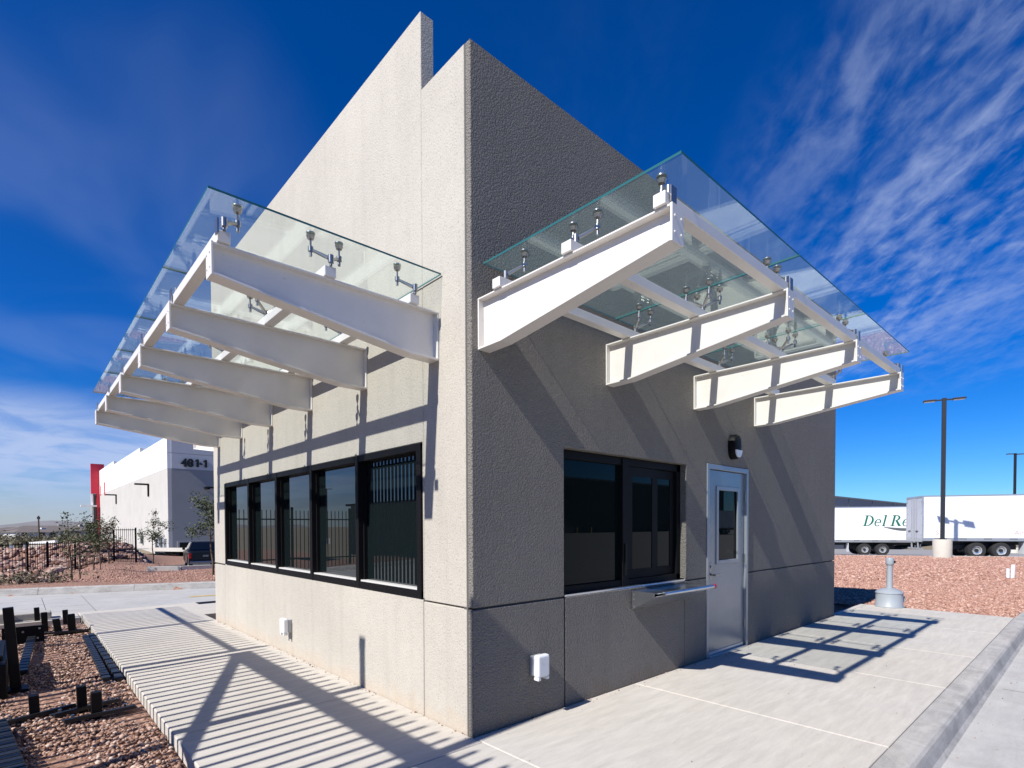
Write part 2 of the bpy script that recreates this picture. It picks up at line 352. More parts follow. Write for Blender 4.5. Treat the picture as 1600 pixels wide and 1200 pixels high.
# ------------------------------------------------------------------ mesh helpers
OFF = {}
class MB:
    def __init__(s, T=None):
        s.v = []; s.f = []; s.mi = []; s.T = T; s.cur = 0
    def add(s, vs, fs):
        o = len(s.v)
        s.v += [tuple(s.T(*p)) if s.T else tuple(p) for p in vs]
        s.f += [tuple(i + o for i in q) for q in fs]
        s.mi += [s.cur] * len(fs)
        return s
    def box(s, x0, x1, y0, y1, z0, z1):
        return s.add([(x0, y0, z0), (x1, y0, z0), (x1, y1, z0), (x0, y1, z0), (x0, y0, z1), (x1, y0, z1), (x1, y1, z1), (x0, y1, z1)],
                     [(0, 3, 2, 1), (4, 5, 6, 7), (0, 1, 5, 4), (1, 2, 6, 5), (2, 3, 7, 6), (3, 0, 4, 7)])
    def bar(s, p, q, w, h, up=(0, 0, 1)):
        p = Vector(p); q = Vector(q); d = (q - p).normalized(); u = Vector(up)
        if abs(d.dot(u)) > 0.98: u = Vector((0, 1, 0))
        r = d.cross(u).normalized() * (w / 2); u = r.cross(d).normalized() * (h / 2)
        return s.add([p - r - u, p + r - u, p + r + u, p - r + u, q - r - u, q + r - u, q + r + u, q - r + u],
                     [(0, 3, 2, 1), (4, 5, 6, 7), (0, 1, 5, 4), (1, 2, 6, 5), (2, 3, 7, 6), (3, 0, 4, 7)])
    def cyl(s, p, q, r0, r1=None, n=12, caps=True):
        r1 = r0 if r1 is None else r1
        p = Vector(p); q = Vector(q); d = (q - p).normalized()
        a = d.orthogonal().normalized(); b = d.cross(a)
        vs = []
        for c, r in ((p, r0), (q, r1)):
            vs += [c + (a * math.cos(2 * math.pi * i / n) + b * math.sin(2 * math.pi * i / n)) * r for i in range(n)]
        fs = [(i, (i + 1) % n, n + (i + 1) % n, n + i) for i in range(n)]
        if caps: fs += [tuple(range(n - 1, -1, -1)), tuple(range(n, 2 * n))]
        return s.add(vs, fs)
    def prism(s, poly, fn, t0, t1):
        n = len(poly)
        vs = [fn(a, b, t0) for a, b in poly] + [fn(a, b, t1) for a, b in poly]
        fs = [tuple(range(n)), tuple(range(2 * n - 1, n - 1, -1))] + [(i, (i + 1) % n, n + (i + 1) % n, n + i) for i in range(n)]
        return s.add(vs, fs)
    def lathe(s, prof, c, n=24):
        c = Vector(c); vs = []; fs = []
        for r, z in prof:
            vs += [c + Vector((r * math.cos(2 * math.pi * i / n), r * math.sin(2 * math.pi * i / n), z)) for i in range(n)]
        for j in range(len(prof) - 1):
            fs += [(j * n + i, j * n + (i + 1) % n, (j + 1) * n + (i + 1) % n, (j + 1) * n + i) for i in range(n)]
        fs += [tuple(range(n - 1, -1, -1)), tuple(range((len(prof) - 1) * n, len(prof) * n))]
        return s.add(vs, fs)
    def build(s, name, m, parent=None, smooth=False, bevel=0.0, seg=2, local=False, recalc=True, base=None):
        """base: the origin of a top-level mesh; children take their root's origin"""
        off = Vector((0, 0, 0))
        if parent is not None and not local: off = OFF.get(parent.name, off)
        if base is not None: off = Vector(base)
        me = bpy.data.meshes.new(name)
        me.from_pydata([(p[0] - off.x, p[1] - off.y, p[2] - off.z) for p in s.v], [], s.f)
        for q in (m if isinstance(m, (list, tuple)) else [m]): me.materials.append(q)
        me.polygons.foreach_set('material_index', s.mi)
        if recalc:
            bm = bmesh.new(); bm.from_mesh(me); bmesh.ops.recalc_face_normals(bm, faces=bm.faces); bm.to_mesh(me); bm.free()
        if smooth:
            me.polygons.foreach_set('use_smooth', [True] * len(me.polygons))
            if smooth == 'auto':
                me.set_sharp_from_angle(angle=math.radians(38))
        o = bpy.data.objects.new(name, me); COL.objects.link(o)
        if parent is not None:
            o.parent = parent; OFF[o.name] = off
        elif base is not None:
            o.location = off; OFF[o.name] = off
        if bevel:
            b = o.modifiers.new('bevel', 'BEVEL'); b.width = bevel; b.segments = seg; b.limit_method = 'ANGLE'
        return o

def tag(o, label=None, cat=None, group=None, kind=None):
    if label: o['label'] = label
    if cat: o['category'] = cat
    if group: o['group'] = group
    if kind: o['kind'] = kind
    return o
def thing(name, label, cat, loc=(0, 0, 0), rz=0.0, group=None):
    o = bpy.data.objects.new(name, None); COL.objects.link(o)
    o.location = loc; o.rotation_euler = (0, 0, rz); o.empty_display_size = 0.2
    OFF[o.name] = Vector(loc)
    return tag(o, label, cat, group)
def copy_tree(o, parent=None):
    c = o.copy(); COL.objects.link(c); c.parent = parent
    OFF[c.name] = OFF.get(o.name, Vector((0, 0, 0)))
    for ch in [q for q in bpy.data.objects if q.parent == o]: copy_tree(ch, c)
    return c
def struct(o): return tag(o, kind='structure')

def fast_mesh(name, verts, faces, m, tint=None, parent=None, smooth=False):
    me = bpy.data.meshes.new(name)
    nv, nf, k = len(verts), len(faces), faces.shape[1]
    me.vertices.add(nv); me.vertices.foreach_set('co', verts.astype(np.float32).ravel())
    me.loops.add(nf * k); me.loops.foreach_set('vertex_index', faces.astype(np.int32).ravel())
    me.polygons.add(nf); me.polygons.foreach_set('loop_start', np.arange(0, nf * k, k, dtype=np.int32))
    if tint is not None:
        a = me.attributes.new('tint', 'FLOAT', 'POINT'); a.data.foreach_set('value', tint.astype(np.float32))
    me.materials.append(m); me.update(calc_edges=True)
    if smooth: me.polygons.foreach_set('use_smooth', np.ones(nf, dtype=bool))
    o = bpy.data.objects.new(name, me); COL.objects.link(o)
    if parent is not None: o.parent = parent
    return o

t_ = (1 + 5 ** 0.5) / 2
ICO_V = np.array([(-1, t_, 0), (1, t_, 0), (-1, -t_, 0), (1, -t_, 0), (0, -1, t_), (0, 1, t_), (0, -1, -t_), (0, 1, -t_), (t_, 0, -1), (t_, 0, 1), (-t_, 0, -1), (-t_, 0, 1)]) / math.hypot(1, t_)
ICO_F = np.array([(0, 11, 5), (0, 5, 1), (0, 1, 7), (0, 7, 10), (0, 10, 11), (1, 5, 9), (5, 11, 4), (11, 10, 2), (10, 7, 6), (7, 1, 8), (3, 9, 4), (3, 4, 2), (3, 2, 6), (3, 6, 8), (3, 8, 9), (4, 9, 5), (2, 4, 11), (6, 2, 10), (8, 6, 7), (9, 8, 1)])
def stones(P, R):
    """angular stones at points P with radii R: vertices, triangles, tint per vertex"""
    n = len(P)
    q = rng.normal(size=(n, 4)); q /= np.linalg.norm(q, axis=1)[:, None]
    w, x, y, z = q.T
    Rm = np.stack([1 - 2 * (y * y + z * z), 2 * (x * y - z * w), 2 * (x * z + y * w), 2 * (x * y + z * w), 1 - 2 * (x * x + z * z), 2 * (y * z - x * w), 2 * (x * z - y * w), 2 * (y * z + x * w), 1 - 2 * (x * x + y * y)], 1).reshape(n, 3, 3)
    loc = ICO_V[None] * rng.uniform(0.72, 1.25, (n, 12, 1)) * rng.uniform(0.6, 1.25, (n, 1, 3))
    v = np.einsum('nij,nkj->nki', Rm, loc) * R[:, None, None]
    v[:, :, 2] *= 0.75
    v += P[:, None, :]
    f = ICO_F[None] + (np.arange(n) * 12)[:, None, None]
    return v.reshape(-1, 3), f.reshape(-1, 3), np.repeat(rng.random(n), 12)

# ------------------------------------------------------------------ ground
LA = Vector((0.513, -0.858, 0)); LN = Vector((0.858, 0.513, 0)); LK = (37.3, 4.1)     # the truck lot is turned against the guard house
KX = [-60, -12, -2, 1.5, 8, 60]; KY = [34, 17.6, 14.1, 12.75, 11.5, 11.5]                # far kerb of the street
CPTS = np.array([(-12, 19, 0.0), (-2, 14.6, 0.03), (1.67, 13.4, 0.05), (12, 13, 0.05), (-1.0, 20.1, -0.31), (0, 24.7, -0.24), (0.9, 29.2, -0.23), (2.44, 27.8, -0.26),
    (2.2, 15.9, -0.05), (6.4, 39.1, -1.46), (6.8, 44.1, -1.54), (9, 60, -1.7), (9, 120, -1.7), (20, 60, -1.7), (20, 38, -1.6), (-3.1, 38.2, -0.62), (-1.94, 37.2, -0.55), (-1.1, 36.5, -0.38),
    (1.61, 34, -0.10), (2.52, 33.2, -0.36), (-0.16, 41.0, 0.30), (-1.94, 42.7, 0.0), (1.76, 44.7, 0.30), (-2.3, 28.6, -0.90), (-1.5, 29.2, -0.78), (-0.9, 30.1, -0.68), (0.2, 31.5, -0.58), (-0.19, 19.4, -0.12),
    (-1.75, 22.5, -0.5), (3.5, 36.3, -0.75), (6.6, 97, -1.0), (2.6, 25, -0.45), (2.5, 26.4, -0.5), (1.57, 28.6, -0.38), (0.75, 15.8, -0.01), (-20, 30, -1.0), (-25, 60, -1.3), (4, 22, -0.36), (8, 21, -0.4),
    (-4, 47, -0.6), (-6, 60, -1.2), (2, 60, -0.9), (0, 100, -1.35), (-10, 150, -1.3), (10, 190, -1.2), (40, 30, -1.5), (5, 33, -1.1), (8, 30, -1.1), (12, 26, -0.8)])
PX0 = ([25, 29.6, 33.6, 38.5, 46, 47, 60], [2.9, 2.9, 2.8, 4.2, 5.0, 9.3, 9.3])                  # left edge of the parking patch against y
def patch_z(y): return np.interp(y, [25.0, 38.5, 60], [-0.56, -1.44, -1.62])
def ss(x, a, b):
    t = np.clip((x - a) / (b - a), 0, 1); return t * t * (3 - 2 * t)
def H(x, y):
    x = np.asarray(x, float); y = np.asarray(y, float)
    s = (x - LK[0]) * LN.x + (y - LK[1]) * LN.y
    hr = np.where(s < 0, -0.06 - 0.34 * np.clip((s + 26.2) / 26.2, 0, 1), np.maximum(-0.95 - 0.039 * s, -4.0))
    d2 = (x[..., None] - CPTS[:, 0]) ** 2 + (y[..., None] - CPTS[:, 1]) ** 2 + 0.4
    w = d2 ** -2.2
    hl = (w * CPTS[:, 2]).sum(-1) / w.sum(-1)
    hl = np.where((y > 25.1) & (y < 60.5) & (x > np.interp(y, *PX0)) & (x < 17), np.minimum(hl, patch_z(y) - 0.12), hl)
    ky = np.interp(x, KX, KY)
    past = y - ky
    wr = ss(x, 14, 30)
    h = np.where(past > 0.12, hl * (1 - wr) + hr * wr, np.where((y > 8.2) & (x < 24), -0.3, hr))
    h = np.where((y < -2.1), -0.3 + np.minimum(0, hr) * 0, h)
    kc = np.interp(x, [9.36, 11.5, 14, 17, 22, 30, 160], [-2.03, -2.1, -2.4, -3.3, -6.0, -12.5, -14])
    h = np.where((y < -2.1) & (x > 9.6), np.where(y < kc - 0.15, np.minimum(hr, -0.45), hr), h)
    h = np.where((x < 9.6) & (x > -1.56) & (y <= 8.9) & (y >= -2.15), -0.2, h)
    h = np.where((x <= -1.5) & (y <= 8.45) & (y > -2.1), -0.105, h)
    return h
xs = np.unique(np.concatenate([np.linspace(-900, -80, 18), np.linspace(-80, -14, 34), np.linspace(-14, 14, 100), np.linspace(14, 60, 70), np.linspace(60, 130, 28), np.linspace(130, 1500, 20)]))
ys = np.unique(np.concatenate([np.linspace(-900, -80, 12), np.linspace(-80, -14, 24), np.linspace(-14, 14, 70), np.linspace(14, 56, 105), np.linspace(56, 130, 38), np.linspace(130, 2500, 24)]))
GX, GY = np.meshgrid(xs, ys)
GZ = H(GX, GY)
nx = len(xs)
gv = np.stack([GX.ravel(), GY.ravel(), GZ.ravel()], 1)
ii = (np.arange(len(ys) - 1)[:, None] * nx + np.arange(nx - 1)[None]).ravel()
gf = np.stack([ii, ii + 1, ii + nx + 1, ii + nx], 1)
ground = struct(fast_mesh('ground', gv, gf, M['dirt'], smooth=True))
ground.data.materials.append(M['desert'])
cy_ = GY[:-1, :-1].ravel()
cx_ = GX[:-1, :-1].ravel()
ground.data.polygons.foreach_set('material_index', ((cy_ > 58) | (cx_ < -14) | (cx_ > 70) | (cy_ < -20)).astype(np.int32))

# ------------------------------------------------------------------ walk, pad, kerb, roads
walk = struct(MB().box(-1.53, 9.3, -2.02, -0.0, -0.14, -0.007).box(-1.53, -0.005, 0.0, 8.79, -0.14, -0.012).build('sidewalk', M['joint']))
def slab(x0, x1, y0, y1, z1=0.0, m='walk', parent=walk, t=0.11, b=0.008):
    return MB().box(x0 + 0.0025, x1 - 0.0025, y0 + 0.0025, y1 - 0.0025, z1 - t, z1).build('slab', M[m], parent, bevel=b)
for y0, y1 in ((-2.03, -0.105), (-0.105, 1.48), (1.48, 2.95), (2.95, 4.45), (4.45, 5.97), (5.97, 7.4), (7.4, 8.8)):
    slab(-1.545, 0.0 if y0 < 6.9 else 1.6, y0, y1)
for x0, x1 in ((0.0, 1.94), (1.94, 3.88), (3.88, 5.53), (5.53, 7.45), (7.45, 9.36)):
    slab(x0, x1, -2.03, -0.003)
slab(7.56, 9.36, -0.003, 0.0 + 0.1)
# kerb along the pad: rounded nose, face down to the road
KP = [(-2.035, -0.25), (-2.035, 0.0), (-2.165, -0.001), (-2.19, -0.008), (-2.207, -0.026), (-2.217, -0.055), (-2.235, -0.125), (-2.262, -0.165), (-2.262, -0.25)]
mk = MB()
edges = [-14, -10.5, -7.3, -4.2, -1.55, 1.45, 4.45, 7.45, 9.36]
kerb = struct(mk.box(-14, 9.3, -2.2, -2.06, -0.26, -0.06).build('kerb', M['joint']))
for a, b in zip(edges[:-1], edges[1:]):
    MB().prism(KP, lambda p, q, t: (t, p, q), a + 0.003, b - 0.003).build('kerbstone', M['kerb'], kerb)
# it bends away round the end of the pad and runs on
pts = [(9.36, -2.03), (11.5, -2.1), (14, -2.4), (17, -3.3), (22, -6.0), (30, -12.5)]
for (ax, ay), (bx, by) in zip(pts[:-1], pts[1:]):
    d = Vector((bx - ax, by - ay, 0)); l = d.length; d.normalize(); nrm = Vector((d.y, -d.x, 0))
    MB().prism([(-(p + 2.03), q) for p, q in KP], lambda p, q, t: (ax + d.x * t + nrm.x * p, ay + d.y * t + nrm.y * p, q), 0, l - 0.004).build('kerbstone', M['kerb'], kerb)
# yard road in front of the hatch
yard = MB()
road = struct(MB().add([(-30, -2.2, -0.16), (9.4, -2.2, -0.16), (9.4, -80, -0.16), (-30, -80, -0.16)], [(0, 1, 2, 3)]).add([(9.4, -2.2, -0.16), (11.5, -2.27, -0.16), (14, -2.57, -0.16), (17, -3.5, -0.16), (22, -6.2, -0.16), (30, -12.7, -0.16), (160, -14, -0.16), (160, -80, -0.16), (9.4, -80, -0.16)], [tuple(range(9))]).build('road', M['road'], recalc=False))
for x in (-4.0, 0.45, 4.9, 9.2, 13.5):
    MB().box(x, x + 0.012, -7.5, -2.32, -0.158, -0.156).build('road_joint', M['joint'], road)
MB().box(-6, 16, -7.52, -7.508, -0.158, -0.156).build('road_joint', M['joint'], road)

# street to the left of the guard house, its apron and far kerb
st = [(-60, 8.9), (22, 8.9), (22, 11.5)] + [(x, y) for x, y in zip(KX[-2::-1], KY[-2::-1])]
street = struct(MB().add([(x, y, -0.11) for x, y in st], [tuple(range(len(st)))]).build('street', M['road'], recalc=False))
MB().box(-1.55, 14, 8.802, 8.83, -0.2, -0.03).build('apron_joint', M['dark'], street)
for x0, x1 in ((-1.55, 0.4), (0.41, 2.4), (2.41, 4.6)):
    MB().box(x0, x1, 8.835, 9.58, -0.16, -0.055).build('gutter_slab', M['walk'], street, bevel=0.01)
MB().box(0.32, 0.85, 9.18, 9.5, -0.052, -0.045).build('drain_grate', M['iron'], street)
MB().add([(0.55, 11.05, -0.106), (2.4, 10.75, -0.106), (2.4, 10.95, -0.106), (0.55, 11.27, -0.106)], [(0, 1, 2, 3)]).build('yellow_line', M['yellow'], street, recalc=False)
fk = struct(MB().box(-60, -59.9, 34, 34.1, -0.3, -0.2).build('street_kerb', M['kerb']))
kl = [(x, float(np.interp(x, KX, KY))) for x in (-30, -21, -12, -7, -4.5, -2, -0.2, 1.5, 4.8, 8, 14)]
for (ax, ay), (bx, by) in zip(kl[:-1], kl[1:]):
    d = Vector((bx - ax, by - ay, 0)); l = d.length; d.normalize(); nrm = Vector((-d.y, d.x, 0))
    MB().prism([(0.0, -0.3), (0.0, -0.10), (0.03, 0.03), (0.05, 0.05), (0.2, 0.05), (0.2, -0.3)], lambda p, q, t: (ax + d.x * t + nrm.x * p, ay + d.y * t + nrm.y * p, q), 0.002, l - 0.006).build('kerbstone', M['kerb'], fk)
# scored paving at the left of the street crossing
pav = struct(MB().box(-6.2, -1.25, 9.6, 13.35, -0.2, -0.108).build('crossing_pavement', M['joint']))
for i in range(7):
    for j in range(5):
        x0, y0 = -6.15 + i * 0.7, 9.62 + j * 0.74
        MB().box(x0, x0 + 0.688, y0, y0 + 0.728, -0.18, -0.094).build('slab', M['road'], pav)
MB().box(-6.2, -1.56, 8.9, 9.58, -0.2, -0.06).build('slab', M['walk'], pav, bevel=0.01)
MB().box(-2.45, -1.93, 9.12, 9.4, -0.06, 0.06).build('ramp_kerb', M['kerb'], pav, bevel=0.02)
MB().box(-3.4, -2.46, 9.05, 9.6, -0.06, 0.10).build('ramp_kerb', M['walk'], pav, bevel=0.02)

# truck lot beyond the gravel
def lot(s, a, z): 
    return (LK[0] + LN.x * s + LA.x * a, LK[1] + LN.y * s + LA.y * a, z)
tl = MB()
sv = [0.15, 10, 25, 60]
av = [-70, -40, -20, 0, 20, 45]
vs = [lot(s, a, max(-0.52 - 0.039 * s, -2.4)) for s in sv for a in av]
tl.add(vs, [(i * 6 + j, i * 6 + j + 1, (i + 1) * 6 + j + 1, (i + 1) * 6 + j) for i in range(3) for j in range(5)])
struct(tl.build('truck_lot', M['lot'], recalc=False))
lk = struct(MB().prism([(-0.05, -0.7), (-0.05, -0.36), (0.13, -0.36), (0.15, -0.7)], lambda p, q, t: lot(p, t, q), -60, 40).build('lot_kerb', M['walk']))

# ------------------------------------------------------------------ guard house
gh = thing('guard_house', 'tall grey stucco guard house with stepped parapet, ribbon window and service hatch', 'building', (0, 0, 0))
def plate(us, zs, hole, fn, t0, t1):
    """a wall panel with rectangular openings, one closed mesh; us, zs are cut lines, hole(i, j) an open cell"""
    m = MB(); idx = {}
    nu, nz = len(us), len(zs)
    def vid(i, j, k):
        if (i, j, k) not in idx:
            idx[(i, j, k)] = len(m.v); m.v.append(tuple(fn(us[i], zs[j], (t0, t1)[k])))
        return idx[(i, j, k)]
    solid = lambda i, j: 0 <= i < nu - 1 and 0 <= j < nz - 1 and not hole(i, j)
    for i in range(nu - 1):
        for j in range(nz - 1):
            if not solid(i, j): continue
            for k in (0, 1):
                m.f.append((vid(i, j, k), vid(i + 1, j, k), vid(i + 1, j + 1, k), vid(i, j + 1, k)))
            for di, dj, a, b in ((-1, 0, (i, j), (i, j + 1)), (1, 0, (i + 1, j), (i + 1, j + 1)), (0, -1, (i, j), (i + 1, j)), (0, 1, (i, j + 1), (i + 1, j + 1))):
                if not solid(i + di, j + dj):
                    m.f.append((vid(*a, 0), vid(*b, 0), vid(*b, 1), vid(*a, 1)))
    m.mi = [0] * len(m.f)
    return m
FL = lambda u, z, t: (t, u, z)
FR = lambda u, z, t: (u, t, z)
ZT, ZH = 4.845, 5.443
GB = 0.0022                                 # bevel of panel arrises
def panelL(us, zs, hole=lambda i, j: False): return plate(us, zs, hole, FL, 0.0, 0.12).build('wall_panel', M['wall'], gh, bevel=0.005, seg=1)
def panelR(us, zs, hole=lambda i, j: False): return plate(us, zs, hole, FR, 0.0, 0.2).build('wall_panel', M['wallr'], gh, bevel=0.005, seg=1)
panelL([0.064, 0.616], [-0.05, 0.899])
panelL([0.624, 6.10], [-0.05, 0.917])
panelL([6.108, 6.673], [-0.05, 0.899])
panelL([0.064, 0.603], [0.912, ZT])
panelL([0.606, 0.622, 6.03, 6.673], [0.922, 2.149, ZH], lambda i, j: i == 1 and j == 0)
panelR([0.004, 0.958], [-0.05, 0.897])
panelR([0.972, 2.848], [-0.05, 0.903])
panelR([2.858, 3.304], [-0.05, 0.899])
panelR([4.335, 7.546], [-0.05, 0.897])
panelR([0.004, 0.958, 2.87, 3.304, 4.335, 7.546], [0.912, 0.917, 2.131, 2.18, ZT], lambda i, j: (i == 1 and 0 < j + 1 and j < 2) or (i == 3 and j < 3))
# seals behind the joints, the far walls, roof slab
MB().box(0.02, 0.10, 0.05, 6.65, 0.86, 0.918).box(0.012, 0.1, 0.6, 0.64, -0.04, 0.9).box(0.012, 0.1, 6.09, 6.12, -0.04, 0.9).box(0.0025, 0.1, 0.05, 0.1, -0.04, ZT - .004).build('joint_seal', M['dark'], gh)
MB().box(0.05, 0.95, 0.022, 0.18, 0.88, 0.93).box(4.36, 7.5, 0.022, 0.18, 0.88, 0.93).box(2.87, 3.29, 0.022, 0.18, 0.88, 0.93).box(0.95, 0.99, 0.022, 0.18, -0.04, 0.9).box(2.83, 2.87, 0.022, 0.18, -0.04, 0.9).build('joint_seal', M['dark'], gh)
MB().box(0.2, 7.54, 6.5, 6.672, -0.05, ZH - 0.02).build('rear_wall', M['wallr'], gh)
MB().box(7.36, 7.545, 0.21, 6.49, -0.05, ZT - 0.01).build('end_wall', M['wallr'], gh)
MB().box(0.13, 7.35, 0.21, 6.49, 4.1, 4.3).build('roof', M['wall'], gh)
MB().box(0.13, 7.35, 0.21, 6.49, -0.05, 0.0).build('floor', M['dark'], gh)

# ribbon window on the sunny side: five bays
wl = MB()
Y0, Y1, Z0, Z1 = 0.626, 6.026, 0.924, 2.145
wl.box(-0.014, 0.11, Y0, Y1, Z1 - 0.058, Z1).box(-0.014, 0.11, Y0, Y1, Z0, Z0 + 0.06)
mulls = [Y0 + 0.03, 1.70, 2.77, 3.825, 4.89, Y1 - 0.03]
for y in mulls: wl.box(-0.018, 0.108, y - 0.03, y + 0.03, Z0 + 0.003, Z1 - 0.003)
winL = wl.build('window', M['black'], gh, bevel=0.003, seg=1)
for a, b in zip(mulls[:-1], mulls[1:]):
    MB().box(0.062, 0.074, a + 0.03, b - 0.03, Z0 + 0.06, Z1 - 0.058).build('pane', M['tint'], winL)
    MB().box(0.0, 0.06, a + 0.032, b - 0.032, Z0 + 0.06, Z0 + 0.074).build('sill', M['sill'], winL)
    MB().box(0.03, 0.06, b - 0.052, b - 0.0305, Z0 + 0.075, Z1 - 0.06).build('sash_stop', M['black'], winL)
# service hatch window in the shaded face
wr = MB()
X0, X1, Z0, Z1 = 0.962, 2.866, 0.921, 2.127
yf, yb = 0.065, 0.17
wr.box(X0, X1, yf, yb, Z1 - 0.07, Z1).box(X0, X1, yf, yb, Z0, Z0 + 0.06).box(X0, X0 + 0.07, yf, yb, Z0, Z1).box(X1 - 0.07, X1, yf, yb, Z0, Z1)
wr.box(1.83, 1.93, yf - 0.012, yb, Z0 + 0.002, Z1 - 0.002)
winR = wr.build('window', M['black'], gh, bevel=0.003, seg=1)
MB().box(X0 + 0.07, 1.83, 0.10, 0.112, Z0 + 0.06, Z1 - 0.07).build('pane', M['tintr'], winR)
for a, b, y in ((1.935, 2.43, 0.078), (2.40, 2.79, 0.098)):
    s = MB()
    s.box(a, b, y, y + 0.018, Z0 + 0.062, Z0 + 0.15).box(a, b, y, y + 0.018, Z1 - 0.16, Z1 - 0.072).box(a, a + 0.085, y, y + 0.018, Z0 + 0.15, Z1 - 0.16).box(b - 0.075, b, y, y + 0.018, Z0 + 0.15, Z1 - 0.16)
    s.build('sash', M['black'], winR, bevel=0.002, seg=1)
    MB().box(a + 0.085, b - 0.075, y + 0.006, y + 0.012, Z0 + 0.15, Z1 - 0.16).build('pane', M['tintr'], winR)
MB().box(1.86, 1.89, 0.043, 0.053, 1.02, 1.32).build('pull_handle', M['iron'], winR)
MB().box(X0 + 0.006, X1 - 0.006, 0.004, 0.063, 0.906, 0.9215).build('window_sill', M['counter'], gh)

# steel door with its light
DX0, DX1, DZ = 3.307, 4.332, 2.177
df = MB().box(DX0, DX0 + 0.05, -0.012, 0.14, 0, DZ).box(DX1 - 0.05, DX1, -0.012, 0.14, 0, DZ).box(DX0 + 0.05, DX1 - 0.05, -0.012, 0.14, DZ - 0.055, DZ)
dfo = df.build('door_frame', M['frame'], gh, bevel=0.004, seg=1)
MB().box(DX0 + 0.05, DX1 - 0.05, -0.03, 0.12, 0.0, 0.015).build('threshold', M['alu'], dfo)
LX0, LX1, LZ0, LZ1 = 3.60, 4.10, 1.075, 1.905
dl = plate([DX0 + 0.054, LX0, LX1, DX1 - 0.054], [0.02, LZ0, LZ1, DZ - 0.06], lambda i, j: i == 1 and j == 1, FR, 0.022, 0.066)
door = dl.build('door', M['door'], gh, bevel=0.003, seg=1)
MB().box(LX0 + 0.001, LX1 - 0.001, 0.035, 0.045, LZ0 + 0.001, LZ1 - 0.001).build('pane', M['tintr'], door)
lf = MB().box(LX0 - 0.035, LX0 + 0.012, 0.008, 0.03, LZ0 - 0.035, LZ1 + 0.035).box(LX1 - 0.012, LX1 + 0.035, 0.008, 0.03, LZ0 - 0.035, LZ1 + 0.035).box(LX0 + 0.012, LX1 - 0.012, 0.008, 0.03, LZ1 - 0.012, LZ1 + 0.035).box(LX0 + 0.012, LX1 - 0.012, 0.008, 0.03, LZ0 - 0.035, LZ0 + 0.012)
lf.build('lite_frame', M['frame'], door, bevel=0.004, seg=1)
hd = MB().box(3.405, 3.455, 0.012, 0.024, 0.86, 1.06).cyl((3.43, 0.02, 0.93), (3.43, -0.045, 0.93), 0.011).bar((3.425, -0.045, 0.93), (3.55, -0.045, 0.93), 0.016, 0.022).cyl((3.43, 0.02, 1.02), (3.43, 0.0, 1.02), 0.017)
hd.build('handle', M['inox'], door, bevel=0.002)
for z in (0.28, 1.08, 1.83):
    MB().cyl((4.285, 0.008, z - 0.055), (4.285, 0.008, z + 0.055), 0.009).build('hinge', M['inox'], door, smooth='auto')
MB().box(DX0 + 0.08, DX1 - 0.08, 0.012, 0.024, 0.02, 0.05).build('door_sweep', M['alu'], door)

